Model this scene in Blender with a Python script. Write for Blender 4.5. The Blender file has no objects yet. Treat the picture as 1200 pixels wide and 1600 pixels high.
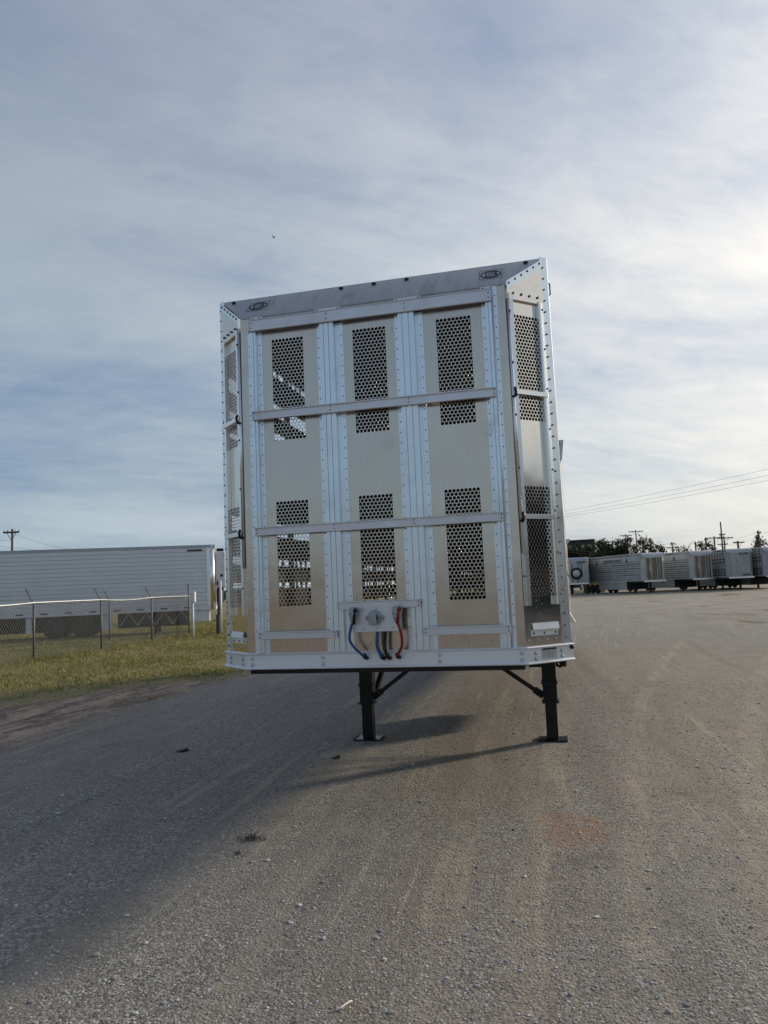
import bpy, bmesh, math, random
import numpy as np
from mathutils import Vector, Matrix

R = math.radians
random.seed(7)
rng = np.random.default_rng(11)
SC = bpy.context.scene
COL = SC.collection

# ------------------------------------------------------------------ camera
F, CX, CY, CZ = 1185.5, 1.3169, -5.2239, 1.716
YAW, PITCH, ROLL = 0.2358, 0.0988, -0.0428
cyw, syw, cp, sp = math.cos(YAW), math.sin(YAW), math.cos(PITCH), math.sin(PITCH)
fwd = Vector((-syw * cp, cyw * cp, sp))
rt0 = Vector((cyw, syw, 0))
up0 = rt0.cross(fwd)
rt = math.cos(ROLL) * rt0 + math.sin(ROLL) * up0
up = -math.sin(ROLL) * rt0 + math.cos(ROLL) * up0
CAM = Vector((CX, CY, CZ))
cam_d = bpy.data.cameras.new('camera')
cam = bpy.data.objects.new('camera', cam_d)
COL.objects.link(cam)
m = Matrix((rt, up, -fwd)).transposed().to_4x4()
m.translation = CAM
cam.matrix_world = m
cam_d.sensor_fit = 'VERTICAL'
cam_d.sensor_height = 36
cam_d.lens = F / 1600 * 36
cam_d.clip_start = 0.05
cam_d.clip_end = 6000
SC.camera = cam

# ------------------------------------------------------------------ light
SUN_AZ, SUN_EL = R(45.7), R(19.3)          # from +Y towards +X
SUN = Vector((math.sin(SUN_AZ) * math.cos(SUN_EL), math.cos(SUN_AZ) * math.cos(SUN_EL), math.sin(SUN_EL)))
sl = bpy.data.lights.new('sun', 'SUN')
sl.energy = 2.95
sl.angle = R(4.2)
sl.color = (1.0, 0.88, 0.70)
so = bpy.data.objects.new('sun', sl)
so.rotation_euler = (-SUN).to_track_quat('-Z', 'Y').to_euler()
so.location = (30, 30, 30)
COL.objects.link(so)

world = bpy.data.worlds.new('World')
SC.world = world
world.use_nodes = True
WN = world.node_tree
WN.nodes.clear()


class NT:
    """small expression helper on a node tree"""
    def __init__(s, t): s.t = t
    def node(s, k, **kw):
        n = s.t.nodes.new(k)
        for a, b in kw.items(): setattr(n, a, b)
        return n
    def inp(s, sock, v):
        if v is None: return
        if hasattr(v, 'is_output') or isinstance(v, bpy.types.NodeSocket): s.t.links.new(v, sock)
        else:
            if sock.type == 'RGBA' and not isinstance(v, (int, float)) and len(v) == 3: v = (*v, 1)
            sock.default_value = v
    def m(s, op, a, b=None, c=None, clamp=False):
        n = s.node('ShaderNodeMath', operation=op, use_clamp=clamp)
        for i, v in enumerate((a, b, c)): s.inp(n.inputs[i], v)
        return n.outputs[0]
    def add(s, a, b): return s.m('ADD', a, b)
    def sub(s, a, b): return s.m('SUBTRACT', a, b)
    def mul(s, a, b): return s.m('MULTIPLY', a, b)
    def div(s, a, b): return s.m('DIVIDE', a, b)
    def mx(s, a, b): return s.m('MAXIMUM', a, b)
    def pw(s, a, b): return s.m('POWER', a, b)
    def ss(s, lo, hi, v):
        n = s.node('ShaderNodeMapRange', interpolation_type='SMOOTHSTEP', clamp=True)
        s.inp(n.inputs[0], v); s.inp(n.inputs[1], lo); s.inp(n.inputs[2], hi)
        return n.outputs[0]
    def rmp(s, v, a0, a1, b0, b1):
        n = s.node('ShaderNodeMapRange', clamp=True)
        for i, q in enumerate((v, a0, a1, b0, b1)): s.inp(n.inputs[i], q)
        return n.outputs[0]
    def mix(s, f, a, b, bt='MIX'):
        n = s.node('ShaderNodeMix', data_type='RGBA', blend_type=bt)
        s.inp(n.inputs[0], f); s.inp(n.inputs[6], a); s.inp(n.inputs[7], b)
        return n.outputs[2]
    def noise(s, vec, scale, detail=4, rough=.55, dist=0.0, col=False):
        n = s.node('ShaderNodeTexNoise')
        s.inp(n.inputs['Vector'], vec)
        n.inputs['Scale'].default_value = scale; n.inputs['Detail'].default_value = detail
        n.inputs['Roughness'].default_value = rough; n.inputs['Distortion'].default_value = dist
        return n.outputs[1 if col else 0]
    def vor(s, vec, scale, feature='F1', out='Distance', rnd=1.0):
        n = s.node('ShaderNodeTexVoronoi', feature=feature)
        s.inp(n.inputs['Vector'], vec); n.inputs['Scale'].default_value = scale
        n.inputs['Randomness'].default_value = rnd
        return n.outputs[out]
    def xyz(s, x, y, z):
        n = s.node('ShaderNodeCombineXYZ')
        for i, v in enumerate((x, y, z)): s.inp(n.inputs[i], v)
        return n.outputs[0]
    def sep(s, v):
        n = s.node('ShaderNodeSeparateXYZ'); s.inp(n.inputs[0], v)
        return n.outputs
    def scale(s, v, sc):
        n = s.node('ShaderNodeMapping'); s.inp(n.inputs[0], v); n.inputs['Scale'].default_value = sc
        return n.outputs[0]
    def bump(s, h, strength, dist):
        n = s.node('ShaderNodeBump'); s.inp(n.inputs['Height'], h)
        n.inputs['Strength'].default_value = strength; n.inputs['Distance'].default_value = dist
        return n.outputs[0]


w = NT(WN)
sky = w.node('ShaderNodeTexSky', sky_type='NISHITA', sun_disc=False)
sky.sun_elevation = SUN_EL
sky.sun_rotation = SUN_AZ
sky.air_density = 1.0
sky.dust_density = 2.0
sky.ozone_density = 1.5
tc = w.node('ShaderNodeTexCoord')
D = tc.outputs['Generated']
dx, dy, dz = w.sep(D)
zz = w.mx(dz, 0.0)
den = w.add(zz, 0.22)
pu = w.div(w.add(w.mul(dx, .972), w.mul(dy, .234)), den)
pv = w.div(w.add(w.mul(dx, -.234), w.mul(dy, .972)), den)
pu2 = w.add(w.mul(pu, .90), w.mul(pv, .42))
pv2 = w.sub(w.mul(pv, .90), w.mul(pu, .42))
n1 = w.noise(w.xyz(w.mul(pu, .50), pv, 3.3), 1.0, 7, .56, .35)
n2 = w.noise(w.xyz(w.mul(pu2, .3), w.mul(pv2, 1.1), 9.1), 1.6, 6, .55, .6)
n3 = w.noise(w.xyz(w.mul(pu2, .8), w.mul(pv2, 1.5), 1.7), 5.5, 7, .65, .5)
cv = w.add(w.add(w.mul(n1, .52), w.mul(n2, .33)), w.mul(n3, .15))
cover = w.ss(.37, .65, cv)
dot = w.m('ADD', w.add(w.mul(dx, SUN.x), w.mul(dy, SUN.y)), w.mul(dz, SUN.z))
g = w.mx(dot, 0.0)
g3 = w.pw(g, 2.0)
g9 = w.pw(g, 7.0)
el = w.ss(.10, .95, zz)
ccol = w.mix(el, (3.75, 4.6, 5.3), (2.05, 2.45, 3.50))
ccol = w.mix(g3, ccol, w.mix(el, (10.4, 10.1, 9.5), (7.9, 8.2, 9.1)))
ccol = w.mix(w.m('MULTIPLY', g9, .9, clamp=True), ccol, (15., 13.6, 11.6))
thin = w.mix(el, (1.55, 2.55, 4.25), (1.10, 1.55, 3.0))
thin = w.mix(g3, thin, (5.2, 6.0, 7.2))
base = w.mix(.7, sky.outputs[0], thin)
skc = w.mix(cover, base, ccol)
# milky air towards the horizon
hz = w.pw(w.sub(1.0, w.m('MINIMUM', zz, 1.0)), 6.0)
hcol = w.mix(g3, (4.5, 5.5, 6.0), (9.6, 8.9, 7.3))
hzf = w.mul(hz, w.rmp(cv, .38, .60, .05, .85))
skc = w.mix(hzf, skc, hcol)
bg = w.node('ShaderNodeBackground')
bg.inputs[1].default_value = 0.1
w.inp(bg.inputs[0], skc)
wo = w.node('ShaderNodeOutputWorld')
WN.links.new(bg.outputs[0], wo.inputs[0])

SC.view_settings.view_transform = 'Standard'
SC.view_settings.look = 'None'
SC.view_settings.exposure = 0.10
SC.view_settings.gamma = 1
SC.view_settings.use_curve_mapping = False
SC.cycles.max_bounces = 8
SC.cycles.use_denoising = True


# ------------------------------------------------------------------ mesh helpers
class MB:
    def __init__(s): s.v = []; s.f = []; s.sm = []
    def face(s, pts, smooth=False):
        b = len(s.v); s.v += [tuple(p) for p in pts]
        s.f.append(tuple(range(b, b + len(pts)))); s.sm.append(smooth)
    def hexa(s, P, smooth=False):
        """8 points: bottom ring 0-3 (ccw from above), top ring 4-7"""
        b = len(s.v); s.v += [tuple(p) for p in P]
        for q in ((3, 2, 1, 0), (4, 5, 6, 7), (0, 1, 5, 4), (1, 2, 6, 5), (2, 3, 7, 6), (3, 0, 4, 7)):
            s.f.append(tuple(b + i for i in q)); s.sm.append(smooth)
    def box(s, x0, x1, y0, y1, z0, z1, tf=None):
        P = [(x0, y0, z0), (x1, y0, z0), (x1, y1, z0), (x0, y1, z0), (x0, y0, z1), (x1, y0, z1), (x1, y1, z1), (x0, y1, z1)]
        if tf: P = [tf(*p) for p in P]
        s.hexa(P)
    def bar(s, a, b, w_, h_, upv=(0, 0, 1)):
        a, b = Vector(a), Vector(b); d = (b - a).normalized(); u = Vector(upv)
        if abs(d.dot(u)) > .98: u = Vector((0, 1, 0))
        r_ = d.cross(u).normalized() * w_ / 2; t = r_.cross(d).normalized() * h_ / 2
        s.hexa([a - r_ - t, a + r_ - t, b + r_ - t, b - r_ - t, a - r_ + t, a + r_ + t, b + r_ + t, b - r_ + t])
    def tube(s, path, r_, n=8, cap=True, smooth=True):
        path = [Vector(p) for p in path]; rs = r_ if hasattr(r_, '__len__') else [r_] * len(path)
        b = len(s.v); prev = None
        for i, p in enumerate(path):
            d = (path[min(i + 1, len(path) - 1)] - path[max(i - 1, 0)]).normalized()
            if prev is None:
                u = Vector((0, 0, 1)) if abs(d.z) < .9 else Vector((0, 1, 0))
                a = d.cross(u).normalized()
            else: a = (prev - d * prev.dot(d)).normalized()
            prev = a; c = d.cross(a)
            for k in range(n):
                t = 2 * math.pi * k / n
                s.v.append(tuple(p + (a * math.cos(t) + c * math.sin(t)) * rs[i]))
        for i in range(len(path) - 1):
            for k in range(n):
                s.f.append((b + i * n + k, b + i * n + (k + 1) % n, b + (i + 1) * n + (k + 1) % n, b + (i + 1) * n + k)); s.sm.append(smooth)
        if cap:
            e = b + (len(path) - 1) * n
            s.f.append(tuple(b + k for k in reversed(range(n)))); s.sm.append(False)
            s.f.append(tuple(e + k for k in range(n))); s.sm.append(False)
    def prism(s, poly, f0, f1):
        """poly of 2D points; f0/f1 map a 2D point to the two end faces"""
        n = len(poly); b = len(s.v)
        s.v += [tuple(f0(*q)) for q in poly] + [tuple(f1(*q)) for q in poly]
        for k in range(n):
            s.f.append((b + k, b + (k + 1) % n, b + n + (k + 1) % n, b + n + k)); s.sm.append(False)
        s.f.append(tuple(b + k for k in reversed(range(n)))); s.sm.append(False)
        s.f.append(tuple(b + n + k for k in range(n))); s.sm.append(False)
    def lathe(s, prof, c, axis, n=24, smooth=True):
        c = Vector(c); ax = Vector(axis).normalized()
        u = ax.cross(Vector((0, 0, 1)) if abs(ax.z) < .9 else Vector((0, 1, 0))).normalized(); v = ax.cross(u)
        b = len(s.v)
        for r_, h in prof:
            for k in range(n):
                t = 2 * math.pi * k / n
                s.v.append(tuple(c + ax * h + (u * math.cos(t) + v * math.sin(t)) * r_))
        for i in range(len(prof) - 1):
            for k in range(n):
                s.f.append((b + i * n + k, b + i * n + (k + 1) % n, b + (i + 1) * n + (k + 1) % n, b + (i + 1) * n + k)); s.sm.append(smooth)
        e = b + (len(prof) - 1) * n
        if prof[0][0] > 1e-4: s.f.append(tuple(b + k for k in reversed(range(n)))); s.sm.append(False)
        if prof[-1][0] > 1e-4: s.f.append(tuple(e + k for k in range(n))); s.sm.append(False)
    def dome(s, c, nrm, r_, h, n=8):
        s.lathe([(r_, 0), (r_ * .85, h * .6), (r_ * .4, h * .95), (1e-5, h)], c, nrm, n)
    def mesh(s, name, mat):
        me = bpy.data.meshes.new(name)
        me.from_pydata(s.v, [], s.f)
        me.polygons.foreach_set('use_smooth', s.sm)
        me.materials.append(mat)
        me.validate(); me.update()
        return me
    def build(s, name, mat, parent=None, fix=True, bevel=0, **tags):
        me = s.mesh(name, mat)
        if fix:
            bm = bmesh.new(); bm.from_mesh(me)
            bmesh.ops.recalc_face_normals(bm, faces=bm.faces)
            bm.to_mesh(me); bm.free()
        return link(name, me, parent, bevel, **tags)


def link(name, me, parent=None, bevel=0, **tags):
    o = bpy.data.objects.new(name, me)
    COL.objects.link(o)
    if parent is not None: o.parent = parent
    for k, v in tags.items(): o[k] = v
    if bevel:
        b = o.modifiers.new('bevel', 'BEVEL'); b.width = bevel; b.segments = 2; b.limit_method = 'ANGLE'; b.angle_limit = R(40)
    return o


def thing(name, label, cat, loc=(0, 0, 0), rz=0, group=None):
    o = bpy.data.objects.new(name, None); COL.objects.link(o)
    o.location = loc; o.rotation_euler = (0, 0, rz); o['label'] = label; o['category'] = cat
    o.empty_display_size = .3
    if group: o['group'] = group
    return o


def np_mesh(name, verts, faces, mat, colors=None, smooth=False):
    """verts (n,3), faces (m,k) all the same k; colors per vertex (n,3)"""
    me = bpy.data.meshes.new(name)
    nv, (nf, k) = len(verts), faces.shape
    me.vertices.add(nv); me.vertices.foreach_set('co', verts.astype(np.float32).ravel())
    me.loops.add(nf * k); me.loops.foreach_set('vertex_index', faces.astype(np.int32).ravel())
    me.polygons.add(nf); me.polygons.foreach_set('loop_start', np.arange(0, nf * k, k, dtype=np.int32))
    me.polygons.foreach_set('loop_total', np.full(nf, k, dtype=np.int32))
    me.polygons.foreach_set('use_smooth', np.full(nf, smooth))
    if colors is not None:
        a = me.color_attributes.new('tint', 'FLOAT_COLOR', 'POINT')
        c = np.ones((nv, 4), np.float32); c[:, :3] = colors
        a.data.foreach_set('color', c.ravel())
    me.materials.append(mat)
    me.update()
    return me


def horizon_y(px): return 917.7 - .0428 * (px - 600)
def place(px, depth):
    """ground point at a given distance along the view, on the bearing of a photo column"""
    q = rt * ((px - 600) / F) + up * ((800 - horizon_y(px)) / F) + fwd
    return Vector((CX + q.x * depth, CY + q.y * depth, 0))
def height(px, py, depth): return CZ - (py - horizon_y(px)) * depth / F


# ------------------------------------------------------------------ materials
MATS = {}
def new_mat(name):
    mt = bpy.data.materials.new(name); mt.use_nodes = True
    t = mt.node_tree; t.nodes.clear()
    n = NT(t)
    bs = n.node('ShaderNodeBsdfPrincipled'); out = n.node('ShaderNodeOutputMaterial')
    t.links.new(bs.outputs[0], out.inputs[0])
    co = n.node('ShaderNodeTexCoord').outputs['Object']
    MATS[name] = mt
    return mt, n, bs, co


def simple(name, col, rough=.6, metal=0.0, var=.15, scale=3.0, dirt=None, dirt_amt=.3, bump=0, bscale=60, spec=.5, stretch=(1, 1, 1)):
    mt, n, bs, co = new_mat(name)
    v = n.scale(co, stretch)
    nz = n.noise(v, scale, 6, .6)
    c = n.mix(n.rmp(nz, .3, .7, 0, 1), [q * (1 - var) for q in col], [min(1, q * (1 + var)) for q in col])
    if dirt:
        d = n.noise(v, scale * 2.7, 7, .65, .4)
        c = n.mix(n.mul(n.ss(.48, .72, d), dirt_amt), c, dirt)
    n.inp(bs.inputs['Base Color'], c)
    bs.inputs['Metallic'].default_value = metal
    bs.inputs['Specular IOR Level'].default_value = spec
    n.inp(bs.inputs['Roughness'], n.rmp(nz, .3, .7, max(.03, rough - .08), min(1, rough + .08)))
    if bump:
        n.inp(bs.inputs['Normal'], n.bump(n.noise(v, bscale, 5, .6), .6, bump))
    return mt


def alu(name, col, rough, rvar=.1, metal=1.0, streak=(40, 40, 1.2), smudge=.25, smudge_col=(.30, .28, .25), wave=.0012, fineb=.01):
    """mill aluminium: rolling streaks along z, smudges, slight oil-canning"""
    mt, n, bs, co = new_mat(name)
    st = n.noise(n.scale(co, streak), 2.0, 4, .6)
    sm = n.noise(co, 3.2, 7, .62, .6)
    fine = n.noise(co, 70, 3, .6)
    c = n.mix(n.rmp(st, .3, .7, 0, .35), col, [q * .80 for q in col])
    c = n.mix(n.mul(n.ss(.55, .78, sm), smudge), c, smudge_col)
    n.inp(bs.inputs['Base Color'], c)
    bs.inputs['Metallic'].default_value = metal
    rr = n.add(n.rmp(sm, .3, .7, rough - rvar * .5, rough + rvar), n.rmp(fine, .3, .7, -.012, .012))
    n.inp(bs.inputs['Roughness'], rr)
    h = n.add(n.mul(n.noise(co, 2.2, 2, .5), 1.0), n.mul(fine, fineb))
    n.inp(bs.inputs['Normal'], n.bump(h, .5, wave * 10))
    return mt


M_SHEET = alu('aluminium_sheet', (.67, .590, .50), .20, .05, smudge=.30, smudge_col=(.46, .41, .35), wave=.0012, fineb=0)
M_POST = alu('aluminium_extrusion', (.84, .90, .93), .29, .08, streak=(60, 60, .8), smudge=.35, smudge_col=(.45, .46, .48), metal=.95)
M_BARX = alu('aluminium_crossbar', (.76, .75, .76), .42, .12, streak=(1.0, 50, 50), smudge=.35, smudge_col=(.45, .45, .45), metal=.9)
M_BEAM = alu('bumper_aluminium', (.88, .88, .89), .40, .10, streak=(1.0, 50, 50), smudge=.3, smudge_col=(.55, .55, .55), metal=.35)
M_BRIGHT = alu('bright_aluminium_trim', (.86, .86, .85), .26, .05, smudge=.12, wave=.0002)
M_RIVET = simple('rivet_metal', (.20, .20, .21), .45, .8, .3, 30)
M_BOLT = simple('zinc_bolt', (.55, .56, .58), .35, 1.0, .2, 30)
M_BLACK = simple('black_paint', (.006, .006, .007), .4, 0, .4, 6, dirt=(.03, .026, .022), dirt_amt=.3, spec=.35)
M_RUBBER = simple('rubber', (.018, .018, .02), .8, 0, .3, 8, dirt=(.10, .085, .07), dirt_amt=.4)
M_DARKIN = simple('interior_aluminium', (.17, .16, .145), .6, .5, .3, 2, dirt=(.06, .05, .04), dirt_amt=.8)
M_WHITE = simple('white_paint', (.72, .73, .74), .45, 0, .06, 1.2, dirt=(.42, .40, .37), dirt_amt=.35)
M_INK = simple('black_ink', (.028, .03, .034), .6, 0, .2, 20)
M_PAPER = simple('white_label', (.62, .62, .60), .5, 0, .1, 20)
M_BLUEHOSE = simple('blue_hose', (.02, .075, .24), .4, 0, .2, 10)
M_REDHOSE = simple('red_hose', (.24, .008, .014), .4, 0, .2, 10)
M_GALV = simple('galvanised_steel', (.42, .44, .46), .45, .8, .2, 8)
M_RIM = simple('wheel_rim', (.55, .55, .56), .4, .6, .2, 6)
M_REDLENS = simple('red_lens', (.35, .02, .02), .25, 0, .1, 10)
M_AMBER = simple('amber_lens_dark', (.10, .035, .012), .3, 0, .1, 10)
M_WOOD = simple('weathered_pole_wood', (.10, .082, .066), .9, 0, .35, 4, stretch=(6, 6, .6), bump=.01)
M_CERAM = simple('insulator_grey', (.30, .32, .34), .3)
M_WIRE = simple('dark_cable', (.03, .03, .033), .6)
M_TWIG = simple('bleached_straw', (.74, .70, .62), .8, 0, .1, 30)
M_WEED = simple('dry_weed', (.13, .115, .07), .9, 0, .4, 30)


def slope_mat():
    mt, n, bs, co = new_mat('stained_roof_cap')
    st = n.noise(n.scale(co, (7, 1.2, 1.2)), 1.3, 6, .65, 1.2)
    c = n.mix(n.ss(.45, .75, st), (.47, .475, .465), (.36, .365, .36))
    sp_ = n.noise(co, 6, 6, .6)
    c = n.mix(n.mul(n.ss(.5, .7, sp_), .3), c, (.50, .50, .49))
    n.inp(bs.inputs['Base Color'], c)
    bs.inputs['Metallic'].default_value = .5
    n.inp(bs.inputs['Roughness'], n.rmp(st, .3, .7, .42, .6))
    n.inp(bs.inputs['Normal'], n.bump(n.noise(co, 2.5, 3), .5, .01))
    return mt
M_CAP = slope_mat()


def chamfer_mat():
    """sheet on the angled corners: glossier, rain-spotted near the bottom"""
    mt, n, bs, co = new_mat('corner_sheet')
    x, y, z = n.sep(co)
    sm = n.noise(co, 5, 7, .65, .8)
    c = n.mix(n.mul(n.ss(.55, .75, sm), .35), (.80, .74, .65), (.42, .38, .30))
    vd = n.vor(n.scale(co, (1, 1, .8)), 42)
    rnd = n.noise(co, 9, 3)
    spots = n.mul(n.mul(n.ss(.17, .10, vd), n.ss(.46, .58, rnd)), n.ss(1.75, 1.45, z))
    c = n.mix(spots, c, (.75, .74, .72))
    n.inp(bs.inputs['Base Color'], c)
    n.inp(bs.inputs['Metallic'], n.sub(1.0, n.mul(spots, .9)))
    n.inp(bs.inputs['Roughness'], n.add(n.rmp(sm, .3, .7, .08, .15), n.mul(spots, .4)))
    n.inp(bs.inputs['Normal'], n.bump(n.noise(co, 1.6, 2), .5, .01))
    return mt
M_CORNER = chamfer_mat()


def tinted(name, rough=.8, mul=1.0, trans=0.0):
    mt, n, bs, co = new_mat(name)
    a = n.node('ShaderNodeAttribute', attribute_name='tint')
    n.inp(bs.inputs['Base Color'], n.mix(1.0, a.outputs[0], (mul, mul, mul), 'MULTIPLY'))
    bs.inputs['Roughness'].default_value = rough
    bs.inputs['Specular IOR Level'].default_value = .25
    if trans:
        t = n.node('ShaderNodeBsdfTranslucent'); n.inp(t.inputs[0], a.outputs[0])
        mx_ = n.node('ShaderNodeMixShader'); mx_.inputs[0].default_value = trans
        n.t.links.new(bs.outputs[0], mx_.inputs[1]); n.t.links.new(t.outputs[0], mx_.inputs[2])
        out = [q for q in n.t.nodes if q.type == 'OUTPUT_MATERIAL'][0]
        n.t.links.new(mx_.outputs[0], out.inputs[0])
    return mt
M_LEAF = tinted('leaf', .7, 1.0, .25)
M_BLADE = tinted('grass_blade', .8, 1.0, .3)
M_STONE = tinted('gravel_stone', .85)


def ground_mat():
    mt, n, bs, co = new_mat('gravel_ground')
    x, y, z = n.sep(co)
    wob = n.noise(co, .55, 5, .6)
    wob2 = n.noise(co, 2.6, 4, .6)
    # chips of gravel
    vA = n.node('ShaderNodeTexVoronoi'); n.inp(vA.inputs['Vector'], co); vA.inputs['Scale'].default_value = 62
    vB = n.node('ShaderNodeTexVoronoi'); n.inp(vB.inputs['Vector'], co); vB.inputs['Scale'].default_value = 150
    ra = n.sep(vA.outputs['Color'])[0]; rb = n.sep(vB.outputs['Color'])[0]
    rr = n.add(n.mul(n.pw(ra, 2.0), .55), n.mul(n.pw(rb, 1.6), .45))
    stone = n.mix(rr, (.086, .080, .071), (.62, .575, .505))
    # dust between the stones, in bands worn along the driving direction
    tx = n.add(x, n.mul(n.m('SINE', n.mul(y, .12)), .6))
    trk = n.noise(n.xyz(n.mul(tx, 1.5), n.mul(y, .10), 2.0), 1.0, 5, .6, .3)
    trk2 = n.noise(n.xyz(n.mul(tx, 5.5), n.mul(y, .22), 5.0), 1.0, 4, .6, .2)
    dust = n.ss(.43, .60, n.add(n.add(n.mul(trk, .5), n.mul(trk2, .25)), n.mul(wob, .27)))
    dcol = n.mix(n.rmp(wob2, .3, .7, 0, 1), (.205, .186, .150), (.32, .292, .24))
    band = n.mul(n.ss(1.0, .2, n.m('ABSOLUTE', n.sub(tx, .75))), n.ss(.38, .6, n.add(n.mul(wob, .6), n.mul(trk2, .4))))
    dcol = n.mix(n.mul(band, .6), dcol, (.25, .20, .15))
    c = n.mix(n.mul(dust, .72), stone, dcol)
    c = n.mix(n.mul(band, .32), c, (.26, .205, .155))
    # long worn lanes: cool stone, brown dirt and olive dust side by side
    ln1 = n.noise(n.xyz(n.mul(tx, 1.1), n.mul(y, .07), 11.0), 1.0, 6, .62, .5)
    ln2 = n.noise(n.xyz(n.mul(tx, 2.3), n.mul(y, .13), 17.0), 1.0, 5, .6, .4)
    ln3 = n.noise(n.xyz(n.mul(tx, 9.0), n.mul(y, .35), 23.0), 1.0, 4, .6, .2)
    c = n.mix(n.mul(n.ss(.50, .64, ln1), .55), c, n.mix(1.0, c, (.70, .72, .76), 'MULTIPLY'))
    c = n.mix(n.mul(n.ss(.52, .64, ln2), .36), c, n.mix(.5, c, (.26, .20, .15)))
    c = n.mix(n.mul(n.ss(.54, .66, n.add(n.mul(ln1, -.4), n.add(n.mul(ln2, .2), n.mul(ln3, 1.1)))), .55), c, (.44, .395, .30))
    gs = n.noise(co, 1.1, 5, .65)
    c = n.mix(n.mul(n.ss(.58, .72, gs), .35), c, (.10, .085, .07))
    # wheel tracks pressed into the dust
    def track(x0, sl_, wd_, y0, y1):
        e = n.m('ABSOLUTE', n.sub(n.add(x, n.mul(n.sub(wob, .5), .28)), n.add(n.add(x0, n.mul(y, sl_)), n.mul(n.mul(y, y), .006))))
        t_ = n.ss(wd_, wd_ * .55, e)
        return n.mul(t_, n.mul(n.ss(y0 - 1.2, y0 + .6, y), n.ss(y1 + 2, y1 - 1.5, y)))
    tr = n.mx(n.mx(track(.50, -.07, .14, -3, 9), track(.98, .0, .14, -3, 6)), n.mx(track(2.35, .17, .15, -1, 20), track(-.35, -.02, .16, -3, -.6)))
    tr = n.mx(tr, n.mx(track(3.9, .22, .20, 2, 24), track(1.62, .06, .12, -3, 16)))
    tread = n.ss(-.2, .6, n.m('SINE', n.add(n.mul(y, 52.0), n.mul(n.m('ABSOLUTE', n.sub(wob2, .5)), 30.0))))
    tr = n.mul(tr, n.ss(.40, .54, n.add(n.add(n.mul(wob2, .3), n.mul(trk2, .3)), n.mul(wob, .4))))
    tr = n.mul(tr, n.rmp(n.add(n.mul(ln3, .7), n.mul(gs, .3)), .38, .60, .1, 1))
    c = n.mix(n.mul(tr, .62), c, n.mix(n.mul(tread, .45), (.45, .39, .305), (.22, .185, .14)))
    # rusty smear
    rs = n.add(n.pw(n.div(n.sub(x, 1.22), .26), 2.0), n.pw(n.div(n.sub(y, .32), .42), 2.0))
    rust = n.mul(n.ss(1.2, .1, n.add(rs, n.mul(n.sub(n.noise(co, 5.5, 6, .7), .5), 5.5))), .5)
    c = n.mix(rust, c, (.33, .17, .09))
    # large tone
    c = n.mix(n.rmp(n.noise(co, .16, 4), .35, .65, 0, .35), c, n.mix(1.0, c, (.72, .72, .74), 'MULTIPLY'))
    # far lot: dustier, with the brightness of grazing sun put into the colour
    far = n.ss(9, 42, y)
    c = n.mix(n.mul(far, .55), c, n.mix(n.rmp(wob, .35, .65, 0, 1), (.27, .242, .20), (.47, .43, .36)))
    # left verge: dirt, then grass soil
    xb = n.sub(-5.4, n.mul(n.mx(n.sub(10.0, y), 0.0), .75))
    dg = n.add(n.sub(xb, x), n.mul(n.sub(wob, .5), 3.6))
    dg = n.add(dg, n.mul(n.sub(wob2, .5), .9))
    dr = n.add(n.sub(-5.35, x), n.mul(n.sub(wob, .5), 1.6))
    dr = n.add(dr, n.mul(n.sub(wob2, .5), .9))
    dn = n.add(n.mul(n.noise(n.xyz(n.mul(x, 3.2), n.mul(y, .7), 4.0), 1.0, 6, .68, .8), .6), n.mul(n.noise(co, 11, 5, .7), .4))
    dirtc = n.mix(n.ss(.40, .60, dn), (.10, .074, .055), (.43, .325, .235))
    dirtc = n.mix(n.mul(n.ss(.55, .63, n.noise(co, 2.3, 5, .7)), .7), dirtc, (.095, .090, .045))
    c = n.mix(n.mul(n.ss(-.3, .5, dr), .95), c, dirtc)
    gcol = n.mix(n.rmp(n.noise(co, 1.2, 6, .65), .35, .65, 0, 1), (.12, .12, .042), (.28, .225, .11))
    gm = n.ss(-.7, .9, n.add(dg, n.mul(n.sub(n.noise(co, 6, 5, .7), .5), 3.0)))
    c = n.mix(gm, c, gcol)
    # thin grass patches on the right of the lot
    pn = n.noise(n.xyz(n.mul(x, .35), n.mul(y, .16), 8.0), 1.0, 6, .62, .4)
    pm = n.mul(n.mul(n.ss(.56, .64, pn), n.ss(4, 8, x)), n.ss(17, 25, y))
    c = n.mix(n.mul(pm, .8), c, (.115, .095, .040))
    dry = n.mul(n.ss(58, 66, y), n.ss(.40, .60, n.noise(n.xyz(n.mul(x, .2), n.mul(y, .5), 1.0), 1.0, 5, .6)))
    c = n.mix(n.mul(dry, .7), c, (.27, .235, .13))
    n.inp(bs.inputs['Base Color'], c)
    bs.inputs['Roughness'].default_value = .92
    bs.inputs['Specular IOR Level'].default_value = .25
    h = n.add(n.mul(n.sub(1.0, vA.outputs['Distance']), .8), n.mul(n.sub(1.0, vB.outputs['Distance']), .35))
    h = n.add(h, n.mul(n.noise(co, 26, 5, .7), .8))
    h = n.add(h, n.mul(wob2, 1.2))
    n.inp(bs.inputs['Normal'], n.bump(h, .7, .010))
    return mt
M_GROUND = ground_mat()

# ------------------------------------------------------------------ ground
gb = MB()
S = 3000
gb.face([(-S, -S, 0), (S, -S, 0), (S, S, 0), (-S, S, 0)])
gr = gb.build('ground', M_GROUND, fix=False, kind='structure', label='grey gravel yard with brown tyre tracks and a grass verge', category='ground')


# ------------------------------------------------------------------ main trailer
A, C0, HW = 1.0012, .2811, 1.295
ZB, ZBT, Z1, Z2 = 1.1614, 1.2761, 3.8023, 4.0671
LEN = 15.6
T = thing('livestock_trailer', 'tall bare aluminium livestock trailer with perforated front panels on black landing legs', 'trailer')
UX, UY = (HW - A) / .40661, C0 / .40661


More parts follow.
